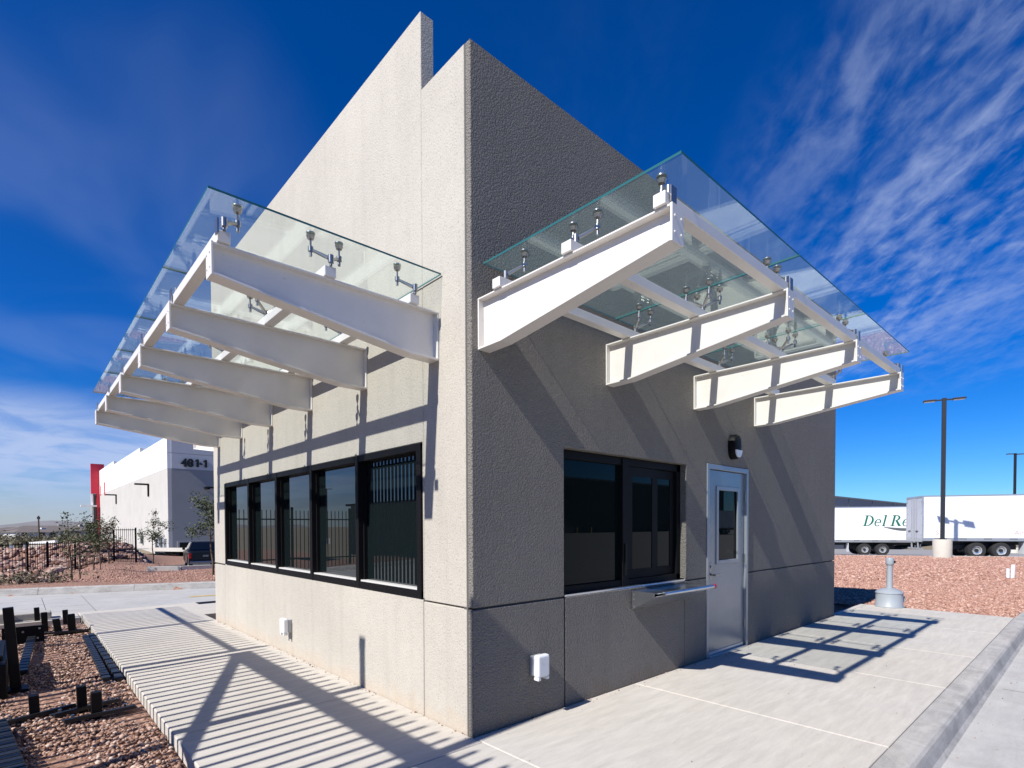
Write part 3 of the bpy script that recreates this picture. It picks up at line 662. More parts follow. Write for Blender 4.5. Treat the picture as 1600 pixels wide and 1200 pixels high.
# ------------------------------------------------------------------ glass canopies
def canopy(T, root, along, beams, joints, g0, g1, zg):
    WB, HT = 0.055, 3.085
    TIP = 1.515
    prof = [(0.0, HT), (TIP, HT), (TIP, 2.917), (0.24, 2.745), (0.0, 2.742)]
    for b in beams:
        m = MB(T)
        m.prism([(u, z) for u, z in prof], lambda u, z, t: (t, u, z), b - 0.006, b + 0.006)
        m.box(b - WB, b + WB, 0.0, TIP, HT - 0.012, HT)                                    # top flange
        bot = [(0.0, 2.742), (0.24, 2.745), (TIP, 2.917)]
        m.prism([(u, z) for u, z in bot] + [(u, z - 0.014) for u, z in reversed(bot)], lambda u, z, t: (t, u, z), b - WB, b + WB)
        m.box(b - WB, b + WB, -0.0, 0.012, 2.742, HT - 0.012)
        bo = m.build('beam', M['steel'], root, bevel=0.002, seg=1)
        e = MB(T).box(b - WB, b + WB, TIP, TIP + 0.013, 2.9, HT + 0.004)
        eo = e.build('end_plate', M['steel'], bo, bevel=0.002, seg=1)
        k = MB(T)
        for du, dz in ((-0.03, 0.03), (0.03, 0.03), (-0.03, 0.11), (0.03, 0.11)):
            k.cyl((b + du, TIP + 0.013, 2.92 + dz), (b + du, TIP + 0.018, 2.92 + dz), 0.006, n=8)
        k.build('bolt', M['steel'], bo)
    a0, a1 = beams[0] - 0.075, beams[-1] + 0.075
    rows = (0.22, 0.845, 1.465)
    for u in rows:
        w = 0.075 if u < 1.3 else 0.07
        MB(T).box(a0, a1, u - w / 2, u + w / 2, HT + 0.001, HT + 0.066).build('purlin', M['steel'], root, bevel=0.004)
    # panes meet just past each beam
    cuts = [g0] + joints + [g1]
    for a, b in zip(cuts[:-1], cuts[1:]):
        m = MB(T)
        m.box(a + 0.005, b - 0.005, 0.012, 1.55, zg, zg + 0.013)
        m.mi = [0, 0, 1, 1, 1, 1]
        m.build('pane', [M['pane'], M['paneedge']], root)
    # spider fittings: a hub on each purlin, one to four arms, a bolt through the glass at the end of each
    bases = [(g0 + 0.10, True, False)] + [(j, True, True) for j in joints] + [(g1 - 0.10, False, True)]
    bases = []
    n = len(cuts)
    for i, c in enumerate(cuts):
        sx = [1] if i == 0 else [-1] if i == n - 1 else [-1, 1]
        bases.append((c + (0.03 if i == 0 else -0.07 if i == n - 1 else 0), sx))
    zh = HT + 0.115
    for c, sx in bases:
        for r, u in enumerate(rows):
            su = [1] if r == 0 else [-1] if r == 2 else [-1, 1]
            s = MB(T)
            s.cyl((c, u, HT + 0.066), (c, u, zh - 0.03), 0.010, n=10)
            s.cyl((c, u, zh - 0.03), (c, u, zh + 0.018), 0.018, n=14)
            s.bar((c - 0.03, u + 0.045, HT + 0.02), (c - 0.03, u + 0.045, HT + 0.1), 0.05, 0.008, (0, 1, 0)) if r == 2 else None
            ends = []
            for x in sx:
                for y in su:
                    du = 0.095
                    dx = 0.085
                    e = (c + x * dx, u + y * du, zh + 0.055)
                    s.cyl((c + x * 0.01, u + y * 0.012, zh), e, 0.013, 0.009, n=8)
                    ends.append(e)
            so_ = s.build('spider_fitting', M['inox'], root, smooth='auto')
            for ex, eu, ez in ends:
                q = MB(T)
                q.cyl((ex, eu, ez - 0.045), (ex, eu, ez - 0.012), 0.0095, n=10)
                q.cyl((ex, eu, ez - 0.014), (ex, eu, ez + 0.016), 0.017, n=12)
                q.cyl((ex, eu, ez + 0.016), (ex, eu, zg - 0.018), 0.007, n=8)
                q.cyl((ex, eu, zg - 0.022), (ex, eu, zg - 0.001), 0.019, 0.026, n=14)
                q.cyl((ex, eu, zg + 0.0135), (ex, eu, zg + 0.02), 0.028, n=14)
                q.build('glass_bolt', M['inox'], so_, smooth='auto')
cr = thing('glass_canopy', 'white steel canopy of four beams with clear glass above door and hatch', 'canopy', (2.3, 0, 3.085))
canopy(lambda a, u, z: (a, -u, z), cr, 0, [0.115, 1.56, 3.07, 4.55], [1.636, 3.158], 0.10, 4.73, 3.332)
cl = thing('glass_canopy', 'white steel canopy of six beams with clear glass over the ribbon window', 'canopy', (0, 3.3, 3.085))
canopy(lambda a, u, z: (-u, a, z), cl, 0, [0.44, 1.56, 2.78, 3.99, 5.20, 6.33], [1.565, 2.785, 3.98, 5.09], 0.33, 6.40, 3.340)

cb2 = thing('glass_canopy', 'rear white steel canopy, one beam showing past the far corner of the sunlit wall', 'canopy', (2.3, 6.673, 3.085))
canopy(lambda a, u, z: (a, 6.673 + u, z), cb2, 0, [0.10, 1.56, 3.07, 4.55], [1.636, 3.158], 0.10, 4.73, 3.332)

# ------------------------------------------------------------------ small things on the walls
wlp = thing('wall_lamp', 'oval black wall lamp with white lens at its foot, above grey door', 'lamp', (3.9, 0, 2.41))
N_ = 28
def oval(a, b, k=2.5): return [(a * abs(math.cos(q)) ** (2 / k) * (1 if math.cos(q) >= 0 else -1), b * abs(math.sin(q)) ** (2 / k) * (1 if math.sin(q) >= 0 else -1)) for q in [2 * math.pi * i / N_ for i in range(N_)]]
body = MB()
rings = [(oval(0.098, 0.145), 0.0), (oval(0.098, 0.145), -0.055), (oval(0.086, 0.133), -0.078), (oval(0.066, 0.113), -0.086)]
vs = []; fs = []
for poly, y in rings: vs += [(3.9 + a, y, 2.41 + b) for a, b in poly]
for r in range(3): fs += [(r * N_ + i, r * N_ + (i + 1) % N_, (r + 1) * N_ + (i + 1) % N_, (r + 1) * N_ + i) for i in range(N_)]
fs += [tuple(range(N_)), tuple(range(3 * N_, 4 * N_))]
body.add(vs, fs).build('lamp_body', M['black'], wlp, smooth='auto')
lo = [(a, b) for a, b in oval(0.08, 0.127) if b < -0.045]
lo = sorted(lo, key=lambda q: math.atan2(q[1] + 0.045, q[0]))
MB().prism([(-0.079, -0.042)] + lo + [(0.079, -0.042)], lambda a, b, t: (3.9 + a, t, 2.41 + b), -0.07, -0.093).build('lens', M['lens'], wlp)

def outlet(T, loc, label):
    o = thing('outlet_box', label, 'outlet box', loc, group='weatherproof outlet covers')
    MB(T).box(-0.055, 0.055, 0.0, 0.045, -0.085, 0.07).build('back_box', M['pvcgrey'], o, bevel=0.008)
    cv = MB(T).box(-0.065, 0.065, 0.045, 0.105, -0.09, 0.082).build('cover', M['pvc'], o, bevel=0.018, seg=3)
    for a_ in (-0.06, 0.03): MB(T).box(a_, a_ + 0.03, 0.05, 0.1, -0.112, -0.088).build('cord_lip', M['pvc'], o, bevel=0.004)
    MB(T).cyl((-0.03, 0.104, 0.03), (-0.03, 0.107, 0.03), 0.005, n=8).build('screw', M['pvcgrey'], cv)
    MB(T).cyl((-0.068, 0.05, 0.055), (-0.056, 0.05, 0.055), 0.008, n=8).build('hinge_pin', M['pvcgrey'], cv)
outlet(lambda a, u, z: (0.615 + a, -u, 0.42 + z), (0.615, 0, 0.42), 'white plastic outlet cover low on the shaded face by vertical joint')
outlet(lambda a, u, z: (-u, 3.44 + a, 0.345 + z), (0, 3.44, 0.345), 'small white outlet cover below the ribbon window on the sunlit wall')

sh = thing('counter_shelf', 'stainless steel transaction shelf with red pipe cap under the hatch window', 'shelf', (2.35, 0, 0.88))
SX0, SX1 = 1.885, 2.84
MB().box(SX0, SX1, -0.285, -0.004, 0.872, 0.88).box(SX0, SX1, -0.008, -0.001, 0.72, 0.872).build('shelf_top', M['counter'], sh)
MB().cyl((SX0 + 0.10, -0.29, 0.866), (SX1 + 0.06, -0.29, 0.866), 0.021, n=16).build('front_pipe', M['counter'], sh, smooth='auto')
MB().cyl((SX1 + 0.06, -0.29, 0.866), (SX1 + 0.095, -0.29, 0.866), 0.024, n=16).build('pipe_cap', M['red'], sh, smooth='auto')
for x in (SX0, SX1 - 0.006):
    MB().prism([(-0.004, 0.872), (-0.25, 0.872), (-0.25, 0.84), (-0.004, 0.70)], lambda p, q, t: (t, p, q), x, x + 0.006).build('gusset', M['counter'], sh)
MB().prism([(-0.012, 0.712), (-0.265, 0.845), (-0.265, 0.850), (-0.012, 0.717)], lambda p, q, t: (t, p, q), SX0 + 0.007, SX1 - 0.007).build('under_panel', M['counter'], sh)
for x in (2.2, 2.55):
    MB().prism([(-0.009, 0.871), (-0.2, 0.871), (-0.2, 0.85), (-0.009, 0.76)], lambda p, q, t: (t, p, q), x, x + 0.03).build('bracket', M['iron'], sh)
k = MB()
for z in (0.73, 0.80, 0.845): k.cyl((SX0 - 0.004, -0.03, z), (SX0, -0.03, z), 0.006, n=8)
k.build('rivet', M['bolt'], sh)

# ------------------------------------------------------------------ cigarette receptacle, clean-out pipes
BX, BY, bz = 9.31, -0.365, 0.0
binr = thing('ash_receptacle', 'grey plastic cigarette receptacle with wide base standing at pad edge', 'ashtray', (BX, BY, bz))
MB().lathe([(0.222, 0), (0.226, 0.015), (0.214, 0.03), (0.21, 0.245), (0.22, 0.252), (0.218, 0.268), (0.185, 0.295), (0.12, 0.325), (0.058, 0.345)], (BX, BY, bz), 16).build('base', M['binp'], binr, smooth='auto')
MB().lathe([(0.056, 0.34), (0.05, 0.37), (0.045, 0.74), (0.047, 0.76)], (BX, BY, bz), 18).build('neck', M['binp'], binr, smooth='auto')
MB().lathe([(0.05, 0.755), (0.060, 0.765), (0.066, 0.79), (0.064, 0.865), (0.056, 0.89), (0.02, 0.895)], (BX, BY, bz), 18).build('head', M['binp'], binr, smooth='auto')
MB().box(BX + 0.02, BX + 0.075, BY - 0.075, BY - 0.05, bz + 0.79, bz + 0.835).build('slot', M['iron'], binr)
MB().box(BX + 0.08, BX + 0.13, BY - 0.215, BY - 0.16, bz + 0.1, bz + 0.2).build('latch', M['binp'], binr, bevel=0.006)
p = W(1582, 905, 16.6); pz = float(H(p.x, p.y))
cp = thing('cleanout_pipe', 'pair of short white plastic pipes sticking out of the red gravel', 'pipe', (p.x, p.y, pz))
MB().cyl((p.x, p.y, pz - 0.05), (p.x + 0.02, p.y - 0.01, pz + 0.42), 0.05, n=14).build('tall_pipe', M['pvc'], cp, smooth='auto')
MB().cyl((p.x - 0.07, p.y + 0.1, pz - 0.05), (p.x - 0.07, p.y + 0.1, pz + 0.30), 0.045, n=14).build('short_pipe', M['pvc'], cp, smooth='auto')

# ------------------------------------------------------------------ gate hardware in the gravel bed at left
GZ0 = -0.10
def stub(x, y, h, w, label, lean=0.04, plate_=True, rz=0.2, grp='black steel gate post stubs'):
    o = thing('post_stub', label, 'post', (x, y, GZ0), group=grp)
    m = MB(); w2 = w / 2
    c0 = Vector((x, y, GZ0 - 0.05)); c1 = Vector((x - lean * h, y, GZ0 + h))
    m.bar(c0, c1, w, w, (0, 1, 0))
    m.build('post', M['iron'], o, bevel=0.004)
    if plate_:
        d = Vector((math.cos(rz), math.sin(rz), 0)); n = Vector((-d.y, d.x, 0))
        c = Vector((x + 0.02, y, GZ0 + 0.035))
        MB().bar(c - d * 0.24, c + d * 0.26, 0.10, 0.010).build('base_plate', M['irongrey'], o, bevel=0.003, seg=1)
        MB().bar(c - d * 0.24 - n * 0.055 + Vector((0, 0, .012)), c + d * 0.24 - n * 0.055 + Vector((0, 0, .012)), 0.02, 0.03).build('rib', M['irongrey'], o)
        k = MB()
        for q in (-0.17, 0.19): k.cyl(c + d * q + n * 0.035, c + d * q + n * 0.035 + Vector((0, 0, 0.03)), 0.013, n=6)
        k.build('bolt', M['bolt'], o)
    return o
stub(-2.262, 3.0, 0.20, 0.068, 'short black post stub on a plate at far left of the near gravel', rz=0.38)
stub(-1.955, 2.94, 0.23, 0.068, 'short black post stub in near gravel, left one of the close pair', rz=0.3)
stub(-1.885, 2.66, 0.225, 0.072, 'short black post stub in near gravel, right one of the close pair', rz=0.12, lean=0.0)
stub(-2.115, 9.0, 0.26, 0.07, 'thin black post stub in front of the grey ramp kerb', plate_=False)
stub(-2.05, 7.9, 0.30, 0.075, 'black post stub right of the bolted gate plate', plate_=False)
stub(-1.905, 7.45, 0.24, 0.085, 'leaning black post stub, left of two on the far base plate', rz=0.05, lean=0.16)
stub(-1.775, 8.5, 0.24, 0.07, 'black post stub farthest along the gravel by the slab end', plate_=False)
stub(-1.755, 7.40, 0.30, 0.09, 'stout black post stub at slab edge, right of two on the far base plate', rz=0.1, lean=0.06)
bp_ = thing('gate_guide_post', 'tall square black post rising from the gravel at far left', 'post', (-2.375, 4.15, GZ0))
MB().bar((-2.375, 4.15, GZ0 - 0.05), (-2.425, 4.15, 0.72), 0.08, 0.08, (0, 1, 0)).build('post', M['iron'], bp_, bevel=0.005)
MB().box(-2.47, -2.29, 4.05, 4.25, GZ0 - 0.02, GZ0 + 0.03).build('base_plate', M['iron'], bp_)
gb = thing('gate_roller_bracket', 'black bolted steel roller bracket standing across the gravel bed', 'bracket', (-2.28, 6.9, GZ0))
MB().box(-2.52, -2.09, 6.88, 6.90, GZ0 - 0.02, 0.15).build('back_plate', M['iron'], gb)
MB().box(-2.54, -2.08, 6.80, 7.02, GZ0 - 0.01, GZ0 + 0.015).build('foot_plate', M['iron'], gb)
k = MB()
for x, z in ((-2.48, 0.1), (-2.14, 0.11), (-2.46, -0.03), (-2.16, -0.02), (-2.31, 0.08)): k.cyl((x, 6.88, z), (x, 6.862, z), 0.014, n=6)
k.build('bolt', M['bolt'], gb)
def rack(p, q, w, h, label, ribs):
    p = Vector(p); q = Vector(q)
    o = thing('gate_rack', label, 'gate track', tuple(p), group='ribbed steel gate tracks')
    d = (q - p); n = ribs
    r = Vector((d.y, -d.x, 0)).normalized()
    MB().bar(p, q, w * 0.8, h).build('rail', M['irongrey'], o)
    for i in range(n):
        a = p + d * ((i + 0.08) / n); b = p + d * ((i + 0.86) / n)
        MB().bar(a + Vector((0, 0, h * 0.35)), b + Vector((0, 0, h * 0.35)), w, h).build('tooth', M['irongrey'], o, bevel=0.003, seg=1)
rack((-2.33, 4.75, -0.05), (-2.19, 7.5, 0.0), 0.085, 0.03, 'narrow ribbed black track running up to the bolted bracket', 18)
rack((-1.70, 3.85, -0.06), (-1.655, 6.75, -0.055), 0.07, 0.03, 'ribbed black track in the gravel, farther from the slab edge', 22)
rack((-1.60, 3.75, -0.06), (-1.585, 6.85, -0.05), 0.065, 0.03, 'ribbed black track close against the white slab edge', 12)
rack((-2.37, 1.2, -0.06), (-2.50, 2.75, -0.06), 0.13, 0.09, 'wide ribbed black track in the near left corner', 20)
ob = thing('gate_operator', 'black gate motor housing low in the gravel at the left picture edge', 'gate motor', (-2.62, 4.6, GZ0))
MB().box(-3.0, -2.44, 3.9, 5.4, GZ0 - 0.02, 0.22).build('housing', M['iron'], ob, bevel=0.01)
MB().box(-2.97, -2.47, 4.1, 5.1, 0.222, 0.27).build('lid', M['iron'], ob, bevel=0.01)

# tall sliding gate and fence along the drive, outside the picture: they stripe the walk and show in the panes
XF = -3.62
gate = thing('sliding_gate', 'tall black picket gate along the left of the walk, seen in the window', 'gate', (XF, 1, -0.1))
pk = MB().box(-0.0125, 0.0125, -0.0125, 0.0125, 0.0, 3.1)
first = None
def picket(root, x, y, z, src=None, h=3.1, w=0.019):
    if src is None:
        o = MB().box(-w, w, -w, w, 0.0, h).add([(-w, -w, h), (w, -w, h), (w, w, h), (-w, w, h), (0, 0, h + 0.05)], [(0, 1, 4), (1, 2, 4), (2, 3, 4), (3, 0, 4)]).build('picket', M['iron'], root, local=True)
    else:
        o = src.copy(); COL.objects.link(o); o.parent = root
    o.location = Vector((x, y, z)) - OFF[root.name]
    return o
y = -5.6; src = None
while y < 3.75:
    src_ = picket(gate, XF, y, -0.02, src); src = src or src_
    y += 0.152
MB().box(XF - 0.03, XF + 0.03, -5.7, 3.72, 2.74, 2.93).build('top_rail', M['iron'], gate)
MB().box(XF - 0.03, XF + 0.03, -5.7, 3.72, 0.02, 0.12).build('bottom_rail', M['iron'], gate)
MB().bar((XF, 3.6, 2.8), (XF, -3.9, 0.06), 0.05, 0.09, (1, 0, 0)).build('brace', M['iron'], gate)
MB().box(XF - 0.035, XF + 0.035, 3.62, 3.70, 0.0, 2.75).build('stile', M['iron'], gate)
MB().box(XF - 0.035, XF + 0.035, -5.7, -5.62, 0.0, 2.75).build('stile', M['iron'], gate)
for i, (yy, hh) in enumerate(((1.40, 3.72), (-0.28, 4.25))):
    g_ = thing('gate_post', ('tall black gate post beside the sliding gate, shorter one', 'tall black gate post beside the sliding gate, taller one')[i], 'post', (XF - 0.12, yy, -0.1))
    MB().box(XF - 0.17, XF - 0.07, yy - 0.05, yy + 0.05, -0.12, hh).build('post', M['iron'], g_, bevel=0.004)
    MB().box(XF - 0.18, XF - 0.06, yy - 0.06, yy + 0.06, hh + 0.001, hh + 0.02).build('cap', M['iron'], g_)
fen = thing('picket_fence', 'tall black picket fence continuing past the gate, seen in the window', 'fence', (XF, 6.4, -0.1))
y = 3.9
while y < 8.9:
    picket(fen, XF, y, -0.02, src); y += 0.152
MB().box(XF - 0.02, XF + 0.02, 3.8, 8.95, 2.80, 2.86).build('rail', M['iron'], fen)
MB().box(XF - 0.02, XF + 0.02, 3.8, 8.95, 0.10, 0.15).build('rail', M['iron'], fen)
for yy in (3.84, 6.4, 8.92): MB().box(XF - 0.035, XF + 0.035, yy - 0.035, yy + 0.035, -0.1, 3.15).build('post', M['iron'], fen)
fe2 = thing('picket_fence', 'lower black picket fence beyond the street crossing, seen in the window', 'fence', (-3, 18.5, -0.1))
x = -3.1; src2 = None
while x > -9:
    q = picket(fe2, x, 18.5, -0.2, src2, 2.3, 0.012); src2 = src2 or q; x -= 0.16
MB().box(-9, -3.05, 18.48, 18.52, 1.75, 1.8).build('rail', M['iron'], fe2)
MB().box(-9, -3.05, 18.48, 18.52, 0.2, 0.25).build('rail', M['iron'], fe2)
for xx in (-3.1, -5.5, -7.9): MB().box(xx - 0.04, xx + 0.04, 18.46, 18.54, -0.3, 2.25).build('post', M['iron'], fe2)
dk = thing('storage_shed', 'long low dark brown storage shed west of the fence, reflected in window', 'shed', (-17, 25, -0.1))
MB().box(-20, -15, 17, 33, -0.5, 2.9).build('wall', mat('shed_brown', (0.05, 0.045, 0.04), 0.8), dk)
MB().box(-20.3, -14.7, 16.8, 33.2, 2.905, 3.05).build('roof', M['roof'], dk)

# ------------------------------------------------------------------ gravel
def scatter(n, fx, zf, r0, r1, m, name, label, sink=0.3):
    P = fx(n); z = zf(P[:, 0], P[:, 1])
    R = rng.uniform(r0, r1, len(P)) * rng.choice([0.7, 1.0, 1.35], len(P), p=[0.4, 0.45, 0.15])
    pts3 = np.stack([P[:, 0], P[:, 1], z + R * (0.45 - sink)], 1)
    v, f, tn = stones(pts3, R)
    o = fast_mesh(name, v, f, m, tn)
    return tag(o, label, 'gravel', kind='stuff')
scatter(30000, lambda n: np.stack([-1.56 - 1.3 * rng.random(n), -1.9 + 10.4 * rng.random(n) ** 1.25], 1), lambda x, y: np.full_like(x, -0.10) + 0.02 * np.sin(x * 5) * np.sin(y * 3), 0.009, 0.0175, M['gravel'], 'gravel', 'pinkish crushed gravel filling the bed beside the striped walk')
def wedge(d0, d1, p0=1270, p1=1640):
    def fn(n):
        d = np.sqrt(rng.uniform(d0 * d0, d1 * d1, n)); px = rng.uniform(p0, p1, n)
        l = (px - 800) / 847.124 * d
        x = CP.x + FW.x * d + RT.x * l; y = CP.y + FW.y * d + RT.y * l
        s = (x - LK[0]) * LN.x + (y - LK[1]) * LN.y
        ok = (s < -0.1) & ((x > 9.37) | (y > 0.1)) & ((y > -1.95) | (x > 9.37)) & (x > 7.6)
        kx = np.interp(x, [9.36, 11.5, 14, 17, 22, 30], [-2.03, -2.1, -2.4, -3.3, -6.0, -12.5])
        ok &= y > kx + 0.02
        return np.stack([x[ok], y[ok]], 1)
    return fn
scatter(26000, wedge(8.2, 15.5), H, 0.016, 0.030, M['gravelr'], 'gravel', 'red crushed gravel next to the concrete pad')
scatter(34000, wedge(15.5, 36), H, 0.027, 0.048, M['gravelr'], 'gravel', 'red crushed gravel running out to the truck lot')

def grit(n):
    a = np.stack([rng.uniform(0, 9.2, n), -np.abs(rng.normal(0, 0.05, n)) - 0.01], 1)
    b = np.stack([rng.uniform(1, 9.2, n // 3), -2.24 - np.abs(rng.normal(0.0, 0.2, n // 3))], 1)
    c = np.stack([rng.uniform(-1.5, 9.2, n // 4), rng.uniform(-2.0, -0.1, n // 4)], 1)
    d = np.stack([-np.abs(rng.normal(0, 0.03, n)) - 0.01, rng.uniform(0, 6.6, n)], 1)
    return np.concatenate([a, b, c, d])
scatter(150, grit, lambda x, y: np.where(y < -2.27, -0.158, np.where(y < -2.1, -0.05, 0.002)), 0.003, 0.008, M['gravel'], 'grit', 'loose grit and small red stones lying along the wall foot and kerb')

# ------------------------------------------------------------------ parking-lot lamps
def lamp_post(loc, hp, hpole, label, rz):
    o = thing('lamp_post', label, 'lamp post', loc, rz)
    if hp: MB().lathe([(0.44, -0.3), (0.44, hp - 0.03), (0.42, hp)], (0, 0, 0), 28).build('pedestal', M['lampc'], o, local=True, smooth='auto')
    MB().box(-0.17, 0.17, -0.17, 0.17, hp, hp + 0.05).build('base_cover', M['bronze'], o, local=True)
    MB().box(-0.095, 0.095, -0.095, 0.095, hp + 0.05, hpole).build('pole', M['bronze'], o, local=True, bevel=0.01)
    MB().box(-0.4, 0.4, -0.035, 0.035, hpole - 0.14, hpole - 0.06).build('arm', M['bronze'], o, local=True)
    for s in (-1, 1):
        h = MB().box(s * 0.65 - 0.28, s * 0.65 + 0.28, -0.2, 0.2, hpole - 0.145, hpole - 0.055).build('luminaire', M['bronze'], o, local=True, bevel=0.02)
        MB().box(s * 0.65 - 0.24, s * 0.65 + 0.24, -0.16, 0.16, hpole - 0.15, hpole - 0.1455).build('lens', M['lens'], h, local=True)
    return o
lp = W(1472, 876, 30)
lamp_post((lp.x, lp.y, float(H(lp.x, lp.y)) - 0.02), 1.05, 8.82, 'dark twin-head lamp post on round concrete pedestal in the gravel', math.radians(-72))
l2 = W(1584, 860, 62)
lamp_post((l2.x, l2.y, -2.2), 1.0, 11.75, 'dark twin-head lamp post rising behind the right trailer', math.radians(-40))
lamp_post((-32, 76, -1.3), 1.0, 8.5, 'dark twin-head lamp post far left across the street, seen in the window', math.radians(60))

# ------------------------------------------------------------------ trailers
def text(body, size, m, name, parent, loc, rot, extrude=0.004, shear=0.0, bold=0.0, space=1.0, local=True):
    c = bpy.data.curves.new(name, 'FONT'); c.body = body; c.size = size; c.extrude = extrude; c.shear = shear; c.offset = bold; c.space_character = space; c.resolution_u = 4
    tmp = bpy.data.objects.new('tmp_text', c); COL.objects.link(tmp)
    dg = bpy.context.evaluated_depsgraph_get()
    me = bpy.data.meshes.new_from_object(tmp.evaluated_get(dg)); bpy.data.objects.remove(tmp)
    me.materials.clear(); me.materials.append(m)
    o = bpy.data.objects.new(name, me); COL.objects.link(o); o.parent = parent; o.location = loc; o.rotation_euler = rot
    return o
def wheel(m_root, T, x, y, r, w, name='wheel'):
    t = MB(T)
    prof = [(r * 0.56, 0), (r * 0.93, 0.0), (r, 0.05), (r, w - 0.05), (r * 0.93, w), (r * 0.56, w)]
    n = 24; vs = []; fs = []
    for rr, yy in prof: vs += [(x + rr * math.cos(2 * math.pi * i / n), y + yy, r + rr * math.sin(2 * math.pi * i / n)) for i in range(n)]
    for j in range(len(prof)):
        jj = (j + 1) % len(prof)
        fs += [(j * n + i, j * n + (i + 1) % n, jj * n + (i + 1) % n, jj * n + i) for i in range(n)]
    wo = t.add(vs, fs).build(name, M['rubber'], m_root, local=True, smooth='auto')
    q = MB(T)
    rp = [(r * 0.565, 0.03), (r * 0.54, 0.012), (r * 0.50, 0.03), (r * 0.36, 0.14), (r * 0.2, 0.15)]
    vs = []; fs = []
    for rr, yy in rp: vs += [(x + rr * math.cos(2 * math.pi * i / n), y + yy, r + rr * math.sin(2 * math.pi * i / n)) for i in range(n)]
    for j in range(len(rp) - 1): fs += [(j * n + i, j * n + (i + 1) % n, (j + 1) * n + (i + 1) % n, (j + 1) * n + i) for i in range(n)]
    q.add(vs, fs).build('rim', M['rim'], wo, local=True, smooth='auto', recalc=False)
    MB(T).cyl((x, y + 0.02, r), (x, y + 0.15, r), r * 0.2, n=12).build('hub', M['chassis'], wo, local=True, smooth='auto')
    return wo
def trailer(loc, rz, flip, label, length=16.1):
    T = (lambda x, y, z: (-x, y, z)) if flip else None
    o = thing('semi_trailer', label, 'trailer', loc, rz, group='parked white trailers')
    zf, zt = 1.16, 4.11
    MB(T).box(0.06, length, 0.0, 2.6, zf + 0.14, zt - 0.07).build('box_body', M['white'], o, local=True)
    MB(T).box(0.05, length, -0.012, 2.612, zt - 0.08, zt).build('top_rail', M['alu'], o, local=True)
    MB(T).box(0.05, length, -0.014, 2.614, zf - 0.05, zf + 0.15).build('bottom_rail', M['alu'], o, local=True)
    k = MB(T)
    x = 0.7
    while x < length:
        k.box(x, x + 0.42, -0.02, -0.012, zf + 0.06, zf + 0.12); x += 1.35
    k.build('reflective_tape', M['greyprint'], o, local=True)
    x = 1.35
    while x < length - 0.5:
        MB(T).box(x - 0.006, x + 0.006, -0.0035, 0.0, zf + 0.15, zt - 0.08).build('panel_seam', M['offwhite'], o, local=True); x += 1.22
    # rear frame and doors
    MB(T).box(0.0, 0.1, 0.0, 0.09, zf - 0.05, zt - 0.005).box(0.0, 0.1, 2.51, 2.6, zf - 0.05, zt - 0.005).box(0.0, 0.1, 0.09, 2.51, zt - 0.13, zt - 0.005).box(0.0, 0.1, 0.09, 2.51, zf - 0.12, zf + 0.1).build('rear_frame', M['alu'], o, local=True)
    for a, b in ((0.1, 1.295), (1.305, 2.5)):
        d = MB(T).box(0.015, 0.06, a, b, zf + 0.11, zt - 0.14).build('rear_door', M['offwhite'], o, local=True)
        r = MB(T)
        for yy in ((b - 0.1) if a < 1 else (a + 0.1), (a + b) / 2 + (0.2 if a < 1 else -0.2)):
            r.cyl((0.0, yy, zf + 0.02), (0.0, yy, zt - 0.1), 0.02, n=8)
        r.build('lock_bar', M['alu'], d, local=True)
        h = MB(T)
        for z in (1.5, 2.2, 2.95, 3.7): h.box(-0.005, 0.02, (a - 0.03) if a < 1 else b - 0.1, (a + 0.1) if a < 1 else b + 0.03, z, z + 0.09)
        h.build('hinge', M['alu'], d, local=True)
        MB(T).box(-0.025, 0.0, (a + b) / 2 - 0.06, (a + b) / 2 + 0.3, 1.72, 1.78).build('handle', M['chassis'], d, local=True)
    # underride guard, slider, axles
    MB(T).box(0.02, 0.12, 0.25, 2.35, 0.52, 0.62).box(0.03, 0.1, 0.75, 0.85, 0.62, zf - 0.13).box(0.03, 0.1, 1.75, 1.85, 0.62, zf - 0.13).build('underride_guard', M['alu'], o, local=True)
    MB(T).box(0.3, length - 0.5, 0.75, 0.9, 0.85, zf - 0.052).box(0.3, length - 0.5, 1.7, 1.85, 0.85, zf - 0.052).box(2.0, 5.4, 0.6, 2.0, 0.55, 0.84).build('chassis', M['chassis'], o, local=True)
    for x in (3.05, 4.35):
        wheel(o, T, x, 0.0, 0.51, 0.56); wheel(o, T, x, 2.04, 0.51, 0.56)
    MB(T).box(5.55, 5.58, 0.05, 0.65, 0.3, 1.05).build('mud_flap', M['pvc'], o, local=True)
    lg = MB(T).box(length - 3.6, length - 3.48, 0.5, 0.62, 0.12, zf - 0.05).box(length - 3.75, length - 3.3, 0.38, 0.74, 0.04, 0.1).box(length - 3.6, length - 3.48, 2.0, 2.12, 0.12, zf - 0.05).box(length - 3.75, length - 3.3, 1.88, 2.24, 0.04, 0.1)
    lg.bar((length - 3.54, 0.56, 0.5), (length - 4.9, 0.56, zf - 0.1), 0.06, 0.06); lg.build('landing_gear', M['chassis'], o, local=True)
    return o
RZ = math.atan2(LA.y, LA.x)
t1 = trailer((42.0, 5.2, -0.72), RZ, False, 'white box trailer at right with its rear doors toward the building')
q = W(1446, 860, 44.5)
t2 = trailer((q.x, q.y, -1.12), RZ, True, 'white box trailer with green lettering, left of the other one', 11.6)
up = (math.pi / 2, 0, 0)
